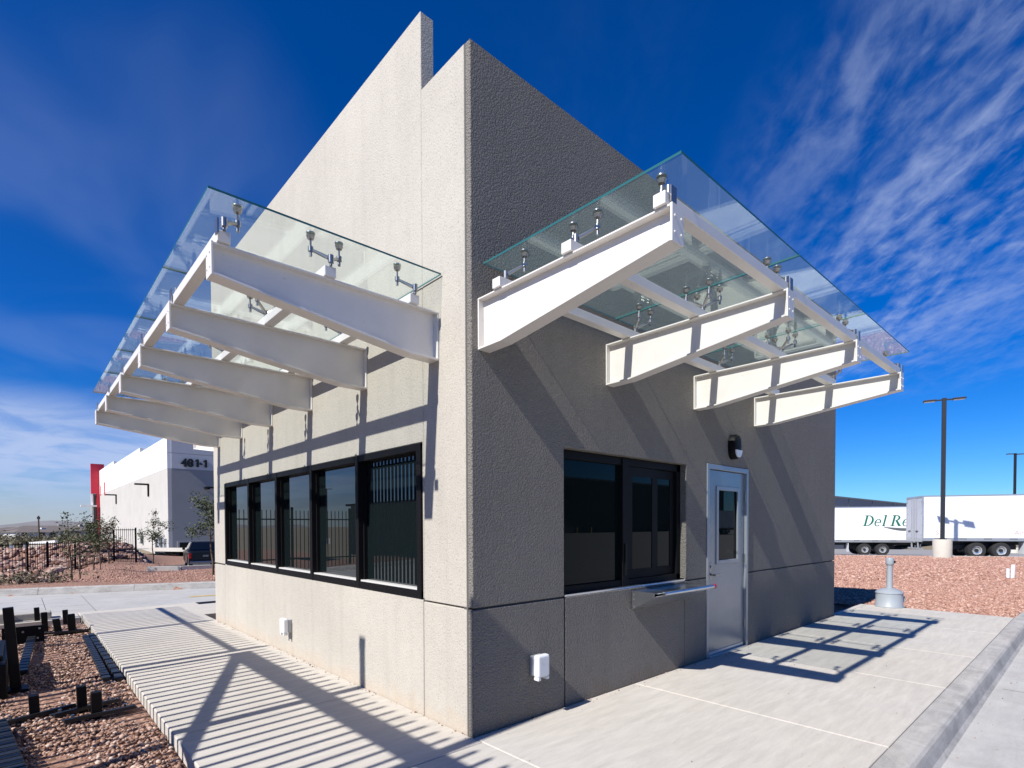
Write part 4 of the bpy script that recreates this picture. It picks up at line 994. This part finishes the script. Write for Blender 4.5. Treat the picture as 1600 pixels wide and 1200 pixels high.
def serif_word(parent, x0, z0, h, y, m, shear):
    def P(m_, pts): m_.add([(x0 + (a + shear * b) * h, y, z0 + b * h) for a, b in pts], [tuple(range(len(pts)))])
    def ring(m_, cx, cz, rx, rz, tx, tz, a0, a1, n=18):
        for i in range(n):
            p, q = math.radians(a0 + (a1 - a0) * i / n), math.radians(a0 + (a1 - a0) * (i + 1) / n)
            P(m_, [(cx + rx * math.cos(p), cz + rz * math.sin(p)), (cx + rx * math.cos(q), cz + rz * math.sin(q)), (cx + (rx - tx) * math.cos(q), cz + (rz - tz) * math.sin(q)), (cx + (rx - tx) * math.cos(p), cz + (rz - tz) * math.sin(p))])
    def box(m_, a0, a1, b0, b1): P(m_, [(a0, b0), (a1, b0), (a1, b1), (a0, b1)])
    def fin(m_): return m_.build('letter', m, parent, local=True, recalc=False)
    g = MB(); box(g, 0.06, 0.22, 0, 1); box(g, -0.04, 0.32, 0, 0.05); box(g, -0.04, 0.32, 0.95, 1); ring(g, 0.26, 0.5, 0.50, 0.5, 0.17, 0.06, -90, 90); fin(g)
    def e(o):
        g = MB(); ring(g, o + 0.25, 0.32, 0.27, 0.34, 0.12, 0.05, 0, 318); box(g, o + 0.12, o + 0.50, 0.32, 0.37); fin(g)
    e(0.88)
    g = MB(); box(g, 1.58, 1.72, 0, 1.02); box(g, 1.50, 1.80, 0, 0.05); box(g, 1.50, 1.6, 0.96, 1.02); fin(g)
    g = MB(); o = 2.22; box(g, o + 0.06, o + 0.22, 0, 1); box(g, o - 0.04, o + 0.32, 0, 0.05); box(g, o - 0.04, o + 0.3, 0.95, 1); ring(g, o + 0.28, 0.74, 0.34, 0.26, 0.16, 0.06, -90, 90, 12)
    P(g, [(o + 0.30, 0.48), (o + 0.46, 0.5), (o + 0.80, 0.05), (o + 0.84, 0), (o + 0.60, 0)]); fin(g)
    e(3.12)
serif_word(t2, -4.5, 2.48, 0.90, -0.016, M['green'], 0.22)
sw = MB()
n = 22
for i in range(n):
    a, b = i / n, (i + 1) / n
    f_ = lambda t: (-3.0 + 2.9 * t, 2.40 - 0.28 * math.sin(t * 2.6) + 0.12 * t)
    (xa, za), (xb, zb) = f_(a), f_(b); w1, w2 = 0.10 * math.sin(math.pi * a) + 0.015, 0.10 * math.sin(math.pi * b) + 0.015
    sw.add([(xa, -0.018, za - w1), (xb, -0.018, zb - w2), (xb, -0.018, zb + w2), (xa, -0.018, za + w1)], [(0, 1, 2, 3)])
sw.build('swoosh', M['greyprint'], t2, local=True, recalc=False)
text("53'", 0.42, M['redprint'], 'lettering', t1, (0.75, -0.005, 1.52), up, 0.002)
text('Air - Ride Equipped', 0.40, M['redprint'], 'lettering', t1, (5.0, -0.005, 1.52), up, 0.002)
MB().box(5.0, 7.0, -0.006, -0.001, 2.15, 2.18).box(6.97, 7.0, -0.006, -0.001, 2.18, 2.6).build('placard_frame', M['offwhite'], t1, local=True)

# far grey warehouse behind the trailers
fw = thing('far_warehouse', 'long plain grey warehouse with flat roof behind the lettered trailer', 'building', (98, 27, -2.4))
MB().box(86, 190, 27, 70, -3.0, 5.95).build('wall', M['wh_dark'], fw)
MB().box(85.9, 190.1, 26.9, 27.3, 5.955, 6.2).build('parapet', M['wh_dark'], fw)
for x in (104, 118, 133, 150): MB().box(x, x + 0.2, 26.93, 26.99, -2, 5.9).build('downpipe', M['greyprint'], fw)

# opposite warehouse and a trailer that show in the hatch window and door light
ow_ = thing('opposite_warehouse', 'dark grey warehouse across the yard, mirrored in the hatch window', 'building', (90, -77, -0.2))
MB().box(30, 160, -110, -77, -0.5, 12.2).build('wall', mat('warehouse_charcoal', (0.05, 0.052, 0.055), 0.8), ow_)
MB().box(30, 160, -77.2, -76.8, 11.9, 12.3).build('parapet', M['wh_dark'], ow_)
s = MB()
for i in range(9): s.box(84 + i * 0.4, 84.4 + i * 0.4, -76.7, -75.2, -0.2, 1.5 - i * 0.18)
sta = s.build('dock_stair', M['walk'], ow_)
r_ = MB()
for hgt in (0.4, 0.75, 1.1): r_.bar((84, -75.2, 1.5 + hgt), (87.6, -75.2, -0.1 + hgt), 0.06, 0.06); r_.bar((80, -75.2, 1.5 + hgt), (84, -75.2, 1.5 + hgt), 0.06, 0.06)
r_.build('handrail', M['pvc'], ow_)
for x in (88.6, 93.5):
    bo_ = thing('bollard', 'yellow pipe bollard by the dock stair, %s one' % ('nearer the stair' if x < 90 else 'farther'), 'bollard', (x, -75, -0.16))
    MB().cyl((x, -75, -0.2), (x, -75, 1.1), 0.12, n=12).build('pipe', mat('bollard_yellow', (0.55, 0.42, 0.05), 0.5), bo_)
t3 = trailer((84, -41, -0.16), 0.0, False, 'white box trailer standing across the yard, mirrored in the door light')
t3.scale = (1, -1, 1)

# ------------------------------------------------------------------ warehouse across the street (481-1)
wh = thing('warehouse', 'two-tone tilt-up warehouse numbered 481-1 with red entrance portal', 'building', (9, 61.2, -1.7))
ZB = -2.2
def whpanel(y0, y1, zt):
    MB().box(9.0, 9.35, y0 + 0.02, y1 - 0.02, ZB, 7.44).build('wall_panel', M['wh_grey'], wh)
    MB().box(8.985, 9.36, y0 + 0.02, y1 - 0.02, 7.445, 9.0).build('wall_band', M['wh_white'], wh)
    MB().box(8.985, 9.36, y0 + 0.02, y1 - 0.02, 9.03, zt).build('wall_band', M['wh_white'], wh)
MB().box(9.1, 9.3, 61, 121, ZB, 10.3).build('joint_backing', M['greyprint'], wh)
# bevelled corner return then full panels
for y0, y1, zt in ((60.9, 76.9, 10.62), (76.9, 85.6, 11.2), (85.6, 101.0, 11.2), (101.0, 120.6, 11.75)): whpanel(y0, y1, zt)
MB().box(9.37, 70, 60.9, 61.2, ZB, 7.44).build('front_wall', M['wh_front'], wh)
MB().box(9.37, 70, 60.885, 61.2, 7.445, 9.0).build('front_band', M['wh_shaded_white'], wh)
MB().box(9.37, 70, 60.885, 61.2, 9.03, 10.6).build('front_band', M['wh_shaded_white'], wh)
MB().box(9.4, 70, 61.25, 121, 9.5, 9.8).build('roof', M['wh_dark'], wh)
# red portal at the far corner
MB().box(7.75, 9.7, 120.7, 121.4, 7.6, 13.0).build('red_portal', M['wh_red'], wh)
MB().box(8.55, 9.7, 120.65, 121.45, ZB, 7.59).build('red_fin', M['wh_red'], wh)
MB().box(7.75, 8.05, 121.0, 121.4, ZB, 7.59).build('portal_leg', M['wh_white'], wh)
MB().box(8.06, 8.54, 121.1, 121.3, ZB, 7.55).build('entrance_glass', M['winfar'], wh)
MB().box(6.2, 8.5, 120.2, 121.0, 5.2, 5.5).build('white_awning', M['wh_white'], wh)
for z0, z1 in ((1.2, 2.3), (-0.6, 0.3)): MB().box(6.9, 8.5, 119.8, 121.0, z0, z1).build('dark_awning', M['iron'], wh)
MB().box(8.93, 8.984, 112.5, 113.6, 7.0, 9.2).build('red_stripe', M['wh_red'], wh)
MB().box(8.93, 8.984, 118.6, 119.3, 7.2, 8.9).build('red_stripe', M['wh_red'], wh)
text('48', 1.10, M['letter'], 'number', wh, (1.20, -0.40, 9.42), up, 0.07, 0.0, 0.045, 1.02)
one = [(0, 0), (0.2, 0), (0.2, 0.79), (0.04, 0.79), (-0.14, 0.66), (-0.14, 0.52), (0, 0.58)]
for x0 in (11.60, 12.36):
    MB().prism(one, lambda a, b, t: (x0 + a, t, 7.72 + b), 60.73, 60.87).build('number', M['letter'], wh)
MB().box(11.88, 12.12, 60.73, 60.87, 7.98, 8.12).build('hyphen', M['letter'], wh)
def walllight(x, y):
    o = MB().box(x - 0.14, x, y - 0.1, y + 0.1, 5.0, 6.35).box(x - 1.35, x - 0.02, y - 0.25, y + 0.25, 6.3, 6.48)
    o.build('area_light', M['iron'], wh)
walllight(8.98, 71.3); walllight(8.98, 98.5)
MB().box(12.3, 12.55, 59.6, 60.88, 5.4, 5.55).box(12.0, 12.9, 59.0, 59.8, 5.5, 5.62).build('area_light', M['iron'], wh)
# dark service door recess in the shaded front, meters at the corner
MB().box(9.75, 12.7, 60.80, 60.895, -1.75, 0.05).build('door_surround', M['wh_dark'], wh)
MB().box(9.95, 12.5, 60.74, 60.795, -1.75, -0.1).build('service_door', M['iron'], wh)
for i, (yy, zz, ww, hh) in enumerate(((63.3, -0.2, 0.7, 1.2), (64.6, 0.1, 0.6, 0.9), (66.0, -0.3, 0.7, 1.1), (62.0, -0.4, 0.5, 1.3), (75.5, 0.1, 0.8, 0.9))):
    MB().box(8.75, 8.98, yy, yy + ww, zz - 0.6, zz - 0.6 + hh).build('meter_box', (M['greyprint'], M['pvcgrey'])[i % 2], wh)
MB().box(8.85, 8.98, 62.0, 68.0, -1.2, -1.05).box(8.85, 8.98, 64.8, 64.9, -1.7, 0.2).build('pipe_run', M['pvc'], wh)
# paved path and red dirt strip along its flank
pth = []
for yy in np.linspace(51.5, 118, 40):
    xl, xr = float(np.interp(yy, [47, 60, 118], [5.4, 6.2, 6.6])), float(np.interp(yy, [47, 60, 118], [8.0, 7.8, 8.1]))
    zz = float(H((xl + xr) / 2, yy)) + 0.05
    pth += [(xl, yy, zz), (xr, yy, zz)]
struct(MB().add(pth, [(2 * i, 2 * i + 1, 2 * i + 3, 2 * i + 2) for i in range(39)]).build('side_path', M['walk'], recalc=False))

# parking patch and pickup
rows_ = [(25.2, 3.1), (29.6, 3.1), (33.6, 3.0), (38.5, 4.4), (46, 5.2), (47, 9.4), (60, 9.4)]
pv = []
for yy, xx in rows_: pv += [(xx, yy, float(patch_z(yy))), (16.5, yy, float(patch_z(yy)))]
struct(MB().add(pv, [(2 * i, 2 * i + 1, 2 * i + 3, 2 * i + 2) for i in range(6)]).build('parking_patch', M['asphalt'], recalc=False))
def pk(p, q, w=0.22, h=0.26): return MB().bar(p, q, w, h)
k0, k1, k2, k3 = (3.0, 33.6, -0.99), (3.12, 25.1, -0.40), (4.6, 38.4, -1.30), (9, 25.1, -0.44)
pkb = struct(pk(k0, k1).build('parking_kerb', M['walk']))
for a_, b_ in ((k0, k2), (k1, k3), (k1, (1.9, 25.6, -0.38))): pk(a_, b_).build('kerbstone', M['walk'], pkb)
pu = thing('pickup_truck', 'black crew-cab pickup parked by the shaded warehouse wall, tail toward camera', 'pickup', (6.1, 38.2, -1.44), math.radians(-8))
def sweep(prof_l, w_):
    return prof_l
b = MB()
# local: x across (0 = left side), y forward, z up
side = [(0.0, 0.62), (0.0, 1.22), (1.75, 1.24), (1.78, 1.26), (4.3, 1.24), (5.55, 1.16), (5.75, 1.02), (5.8, 0.55), (5.35, 0.45), (4.95, 0.45), (4.88, 0.78), (4.65, 0.95), (4.3, 0.95), (4.06, 0.78), (4.0, 0.42), (1.65, 0.42), (1.58, 0.78), (1.36, 0.95), (1.0, 0.95), (0.76, 0.78), (0.7, 0.52), (0.1, 0.52)]
b.prism(side, lambda y, z, t: (t, y, z), 0.0, 1.98)
b.build('body', M['truck'], pu, local=True, bevel=0.03, seg=2)
cabp = [(1.80, 1.25), (1.98, 1.88), (3.35, 1.90), (4.25, 1.25)]
cb_ = MB(); n = len(cabp)
ins = lambda z: 0.06 + 0.24 * (z - 1.25) / 0.65
cb_.add([(ins(z), y, z) for y, z in cabp] + [(1.98 - ins(z), y, z) for y, z in cabp], [tuple(range(n)), tuple(range(2 * n - 1, n - 1, -1))] + [(i, (i + 1) % n, n + (i + 1) % n, n + i) for i in range(n)])
cb_.build('cab', M['truck'], pu, local=True, bevel=0.04)
def sidewin(y0, y1, y2, y3):
    return MB().add([(ins(1.33) - 0.012, y0, 1.33), (ins(1.33) - 0.012, y1, 1.33), (ins(1.8) - 0.012, y2, 1.80), (ins(1.8) - 0.012, y3, 1.80)], [(0, 1, 2, 3)])
sidewin(1.98, 2.75, 2.75, 2.08).build('side_window', M['truckglass'], pu, local=True)
sidewin(2.83, 3.95, 3.38, 2.83).build('side_window', M['truckglass'], pu, local=True)
MB().add([(0.22, 1.80, 1.36), (1.76, 1.80, 1.36), (1.66, 1.935, 1.82), (0.32, 1.935, 1.82)], [(0, 1, 2, 3)]).build('rear_window', M['truckglass'], pu, local=True)
MB().box(0.18, 1.80, -0.03, 0.02, 0.72, 1.24).build('tailgate', M['truck'], pu, local=True, bevel=0.015)
for x in (0.0, 1.82): MB().box(x, x + 0.16, -0.035, 0.12, 0.80, 1.16).build('tail_light', M['taillight'], pu, local=True, bevel=0.02)
MB().box(0.05, 1.93, -0.16, 0.02, 0.46, 0.64).build('bumper', M['chrome'], pu, local=True, bevel=0.03)
MB().box(0.82, 1.16, -0.045, -0.031, 0.92, 1.04).build('badge', M['chrome'], pu, local=True)
MB().box(-0.16, 0.02, 3.62, 3.78, 1.28, 1.46).build('mirror', M['truck'], pu, local=True, bevel=0.03)
def twheel(x, y):
    TT = lambda a, b_, c: (x + b_ if x < 1 else x - b_, y + a, c)
    w_ = wheel(pu, TT, 0.0, 0.0, 0.39, 0.26)
for y in (1.18, 4.47): twheel(0.02, y); twheel(1.96, y)

# ------------------------------------------------------------------ riprap bank
bank = tag(bpy.data.objects.new('rock_bank', None), 'bank of loose pale red riprap rocks behind the black fence', 'rock bank'); COL.objects.link(bank)
def bankpts(n):
    d = rng.uniform(16.5, 41, n); px = rng.uniform(-40, 228, n)
    l = (px - 800) / 847.124 * d
    x = CP.x + FW.x * d + RT.x * l; y = CP.y + FW.y * d + RT.y * l
    # bank: a broad wedge, pinching out to the right
    lim = np.interp(px, [-40, 60, 90, 115, 178, 228], [16.0, 17.5, 21.5, 26.5, 29.3, 31.0])
    ok = (d > lim)
    return np.stack([x[ok], y[ok], d[ok]], 1)
B = bankpts(5200)
B = B[np.argsort(B[:, 2])]
bz_ = H(B[:, 0], B[:, 1]); br = rng.uniform(0.09, 0.21, len(B)) * rng.choice([0.75, 1, 1.25], len(B))
protos = []
for k_ in range(5):
    v, f, _ = stones(np.zeros((1, 3)), np.ones(1)); 
    protos.append((v, f))
meshes = []
for k_ in range(15):
    v, f = protos[k_ % 5]
    o = fast_mesh('rock', v, f, M['rock'], np.full(12, (k_ + 0.5) / 15)); meshes.append(o.data); bpy.data.objects.remove(o)
big = np.argsort(-(br / B[:, 2]))[:280]
rest = np.ones(len(B), bool); rest[big] = False
for i in big:
    o = bpy.data.objects.new('rock', meshes[random.randrange(15)]); COL.objects.link(o); o.parent = bank
    o.location = (B[i, 0], B[i, 1], bz_[i] + br[i] * 0.35); o.scale = (br[i],) * 3; o.rotation_euler = (random.uniform(0, 6.3), random.uniform(0, 6.3), random.uniform(0, 6.3))
v, f, tn = stones(np.stack([B[rest, 0], B[rest, 1], bz_[rest] + br[rest] * 0.3], 1), br[rest])
tag(fast_mesh('loose_rock', v, f, M['rock'], tn, bank), kind='stuff')
def dirtpts(n):
    d = rng.uniform(14.6, 33, n); px = rng.uniform(60, 345, n); l = (px - 800) / 847.124 * d
    x = CP.x + FW.x * d + RT.x * l; y = CP.y + FW.y * d + RT.y * l
    ok = (y > np.interp(x, KX, KY) + 0.3) & ~((x > 2.9) & (y > 25)) 
    return np.stack([x[ok], y[ok]], 1)
scatter(12000, dirtpts, H, 0.011, 0.03, M['gravelr'], 'gravel', 'scattered red stones on the dirt strip across the street')

# ------------------------------------------------------------------ iron fence across the street
FQ = [(-14, 911, 22.6, 851), (43, 903, 23.5, 848), (75, 898, 24.5, 848), (118, 890, 26, 846), (178, 878, 29, 830), (213, 876, 29, 826)]
FP = [W(x, yb, d) for x, yb, d, yt in FQ]; FT = [W(x, yt, d).z for x, yb, d, yt in FQ]
ff = thing('iron_fence', 'black iron picket fence in front of the rock bank across the street', 'fence', tuple(FP[0]))
src = None
for i, (a, b) in enumerate(zip(FP[:-1], FP[1:])):
    za, zb = FT[i], FT[i + 1]
    if i == 4: za = zb = FT[5]
    n = int((b - a).length / 0.105)
    for k_ in range(n):
        t = (k_ + 0.5) / n; p = a.lerp(b, t); zt_ = za + (zb - za) * t
        o_ = picket(ff, p.x, p.y, p.z - 0.1, src, 1.0, 0.010); src = src or o_
        o_.scale = (1, 1, zt_ + 0.07 - p.z)
    MB().bar((a.x, a.y, za - 0.06), (b.x, b.y, zb - 0.06), 0.03, 0.04).build('rail', M['iron'], ff)
    MB().bar((a.x, a.y, a.z + 0.13), (b.x, b.y, b.z + 0.13), 0.03, 0.04).build('rail', M['iron'], ff)
for a, z in zip(FP, FT):
    MB().box(a.x - 0.03, a.x + 0.03, a.y - 0.03, a.y + 0.03, a.z - 0.3, z + 0.06).build('post', M['iron'], ff)

# ------------------------------------------------------------------ trees
def leaves(C, size, per):
    """small leaf quads round clump centres"""
    n = len(C) * per
    c = np.repeat(C, per, 0) + rng.normal(size=(n, 3)) * size
    a = rng.normal(size=(n, 3)); a /= np.linalg.norm(a, axis=1)[:, None]
    b = np.cross(a, rng.normal(size=(n, 3))); b /= np.linalg.norm(b, axis=1)[:, None]
    l = rng.uniform(0.025, 0.055, (n, 1)); w = l * rng.uniform(0.35, 0.6, (n, 1))
    v = np.stack([c - a * l, c - b * w, c + a * l, c + b * w], 1).reshape(-1, 3)
    f = np.arange(n * 4).reshape(-1, 4)
    return v, f, np.repeat(np.clip(rng.normal(0.5, 0.25, n), 0, 1), 4)
def tree(x, y, h, spread, label, clumps, per, m='leaf', lean=(0, 0), low=0.35, stake=True):
    z = float(H(x, y))
    o = thing('young_tree', label, 'tree', (x, y, z), group='young staked trees across the street')
    tr = MB(); tips = []
    pts_ = [Vector((0, 0, -0.1))]
    for i in range(1, 6): pts_.append(Vector((lean[0] * i / 5 + random.uniform(-.04, .04), lean[1] * i / 5 + random.uniform(-.04, .04), h * 0.8 * i / 5)))
    r = 0.016 + h * 0.008
    for i, (a, b) in enumerate(zip(pts_[:-1], pts_[1:])): tr.cyl(a, b, r * (1 - i * 0.16), r * (1 - (i + 1) * 0.16), n=7, caps=False)
    lm = MB()
    for k_ in range(11):
        t = random.uniform(low, 1.0); i = min(int(t * 5), 4); base = pts_[i].lerp(pts_[i + 1], t * 5 - i)
        ang = random.uniform(0, 6.28); ln = spread * random.uniform(0.45, 1.05)
        e = base + Vector((math.cos(ang) * ln, math.sin(ang) * ln, ln * random.uniform(0.2, 1.0)))
        mid = base.lerp(e, 0.5) + Vector((0, 0, -0.05 * ln))
        lm.cyl(base, mid, 0.011, 0.008, n=5, caps=False); lm.cyl(mid, e, 0.008, 0.003, n=5, caps=False)
        for q in range(clumps): tips.append(base.lerp(e, random.uniform(0.35, 1.05)) + Vector((random.gauss(0, .09), random.gauss(0, .09), random.gauss(0, .08))))
    tr.build('trunk', M['bark'], o, local=True, smooth=True)
    lm.build('branches', M['bark'], o, local=True, smooth=True)
    v, f, tn = leaves(np.array([tuple(q) for q in tips]), 0.085, per)
    cr_ = fast_mesh('crown', v, f, M[m], tn, o)
    if stake: MB().cyl((0.22, 0.05, -0.2), (0.2, 0.05, min(1.3, h * 0.55)), 0.025, n=7).build('stake', M['stake'], o, local=True)
tree(-1.02, 20.1, 2.35, 0.80, 'tallest of the young trees before the fence, thin greyish crown', 4, 14, lean=(-0.1, 0.1))
tree(-0.05, 24.7, 2.05, 0.95, 'bushy dark green young tree right of the tallest one', 6, 20, low=0.3)
tree(0.9, 29.2, 2.2, 0.5, 'slim young tree standing by the fence end', 4, 18, 'leafdry', stake=False)
tree(2.44, 27.8, 2.3, 0.75, 'open crooked young tree before the tan warehouse flank', 5, 24, lean=(0.05, 0.0), low=0.45, stake=False)
tree(2.19, 15.9, 2.65, 0.62, 'feathery young tree half hidden by the guard house corner', 7, 22, low=0.5, lean=(-0.08, 0), stake=False)
sb = thing('low_shrub', 'low dry yellowish shrub at the street kerb under the rocks', 'shrub', (-2.6, 16.2, float(H(-2.6, 16.2))))
C = rng.normal(size=(60, 3)) * np.array([0.7, 0.3, 0.08]) + np.array([0.5, 0, 0.12])
v, f, tn = leaves(C, 0.07, 14)
fast_mesh('foliage', v, f, M['brush'], tn, sb)

# far brush belt and roadside clumps
C = []
for _ in range(420):
    d = random.uniform(56, 140); px = random.uniform(-30, 175); p = W(px, 840, d); C.append((p.x, p.y, float(H(p.x, p.y)) + random.uniform(0.05, 0.7)))
C = np.array(C)
n = 22
c = np.repeat(C, n, 0) + rng.normal(size=(len(C) * n, 3)) * np.array([0.9, 0.9, 0.35])
a = rng.normal(size=c.shape); a /= np.linalg.norm(a, axis=1)[:, None]; b = np.cross(a, rng.normal(size=c.shape)); b /= np.linalg.norm(b, axis=1)[:, None]
l = rng.uniform(0.1, 0.28, (len(c), 1))
v = np.stack([c - a * l, c - b * l * .6, c + a * l, c + b * l * .6], 1).reshape(-1, 3)
o = fast_mesh('desert_brush', v, np.arange(len(v)).reshape(-1, 4), M['brush'], np.repeat(rng.random(len(C)), n * 4))
tag(o, 'olive desert brush on the flat ground before the far houses', 'brush', kind='stuff')

# ------------------------------------------------------------------ far houses, utility pole, hills
def house(px, d, w, dep, hw, hr, mw, label, rz=0.0):
    p = W(px, 838, d); z = float(H(p.x, p.y)) - 0.6; hw *= 0.8; hr *= 0.62
    o = thing('far_house', label, 'house', (p.x, p.y, z), rz, group='houses on the far skyline')
    MB().box(-w / 2, w / 2, -dep / 2, dep / 2, 0, hw).build('wall', M[mw], o, local=True)
    e = 0.5; rd = 0.28 * w
    MB().add([(-w / 2 - e, -dep / 2 - e, hw + 0.01), (w / 2 + e, -dep / 2 - e, hw + 0.01), (w / 2 + e, dep / 2 + e, hw + 0.01), (-w / 2 - e, dep / 2 + e, hw + 0.01), (-rd, 0, hw + hr), (rd, 0, hw + hr)], [(0, 1, 5, 4), (1, 2, 5), (2, 3, 4, 5), (3, 0, 4), (3, 2, 1, 0)]).build('roof', M['roof'], o, local=True)
    for x in (-0.3, 0.08, 0.34): MB().box(x * w - 0.6, x * w + 0.6, -dep / 2 - 0.06, -dep / 2 - 0.01, 0.9, 2.0).build('window', M['winfar'], o, local=True)
    MB().box(0.2 * w, 0.2 * w + 0.9, -0.6, 0.3, hw + hr * 0.4, hw + hr + 0.3).build('chimney', M[mw], o, local=True)
house(8, 150, 13, 9, 2.8, 1.5, 'houseW', 'white far house at the left end of the skyline', 0.2)
house(34, 165, 12, 9, 3.0, 1.7, 'tan', 'tan far house next to the white one', -0.2)
house(50, 140, 9, 8, 2.6, 1.4, 'houseW', 'small pale far house just left of the utility pole', 0.3)
house(69, 150, 15, 9, 3.2, 2.0, 'tan', 'broad hip-roofed far house right of the utility pole', 0.1)
house(104, 150, 14, 9, 3.0, 2.0, 'tan', 'far house seen behind the tallest young tree', 0.25)
pp = W(61, 846, 110); pz = float(H(pp.x, pp.y))
up_ = thing('utility_pole', 'bare wooden utility pole on the flat ground before the houses', 'utility pole', (pp.x, pp.y, pz))
MB().cyl((pp.x, pp.y, pz - 0.3), (pp.x, pp.y, pz + 5.2), 0.16, 0.12, n=8).build('pole', M['bark'], up_)
MB().box(pp.x - 0.25, pp.x + 0.25, pp.y - 0.08, pp.y + 0.08, pz + 4.5, pz + 5.0).build('transformer', M['greyprint'], up_)
lw = thing('low_wall', 'low pale wall with square pillars behind the iron fence', 'wall', (-4, 52, -0.9))
a, b = W(48, 849, 50), W(88, 846, 50)
MB().bar((a.x, a.y, a.z), (b.x, b.y, b.z), 0.3, 0.22).build('cap', M['wh_white'], lw)
MB().bar((a.x, a.y, a.z - 0.6), (b.x, b.y, b.z - 0.7), 0.25, 0.9).build('wall', M['tan'], lw)
for px in (18, 40):
    q = W(px, 855, 50); MB().box(q.x - 0.16, q.x + 0.16, q.y - 0.16, q.y + 0.16, q.z - 0.6, q.z + 0.25).build('pillar', M['wh_white'], lw)
hv = []; hf = []
hx = np.linspace(-500, 900, 60)
hz = 6 + 9 * np.clip(np.sin(hx * 0.008 + 1.2), 0, 1) * (0.5 + 0.5 * np.sin(hx * 0.021)) + 2 * np.sin(hx * 0.05)
V = np.concatenate([np.stack([hx, np.full(60, 1200.0), np.full(60, -6.0)], 1), np.stack([hx, np.full(60, 1290.0), np.clip(hz, -4, 30) * 0.9], 1), np.stack([hx, np.full(60, 1450.0), np.full(60, -6.0)], 1)])
i0 = np.arange(59)
F = np.concatenate([np.stack([i0, i0 + 1, i0 + 61, i0 + 60], 1), np.stack([i0 + 60, i0 + 61, i0 + 121, i0 + 120], 1)])
struct(fast_mesh('hills', V, F, M['hill'], smooth=True))

# parts made of many tiny pieces are marked as such
for o in bpy.data.objects:
    if o.parent is not None and o.name.split('.')[0] in ('bolt', 'rivet', 'joint_seal', 'branches', 'reflective_tape', 'hinge', 'handrail', 'landing_gear', 'chassis', 'underride_guard', 'meter_box', 'pipe_run', 'dock_stair', 'placard_frame', 'lettering'):
        if len(o.data.vertices) > 16: o['kind'] = 'stuff'
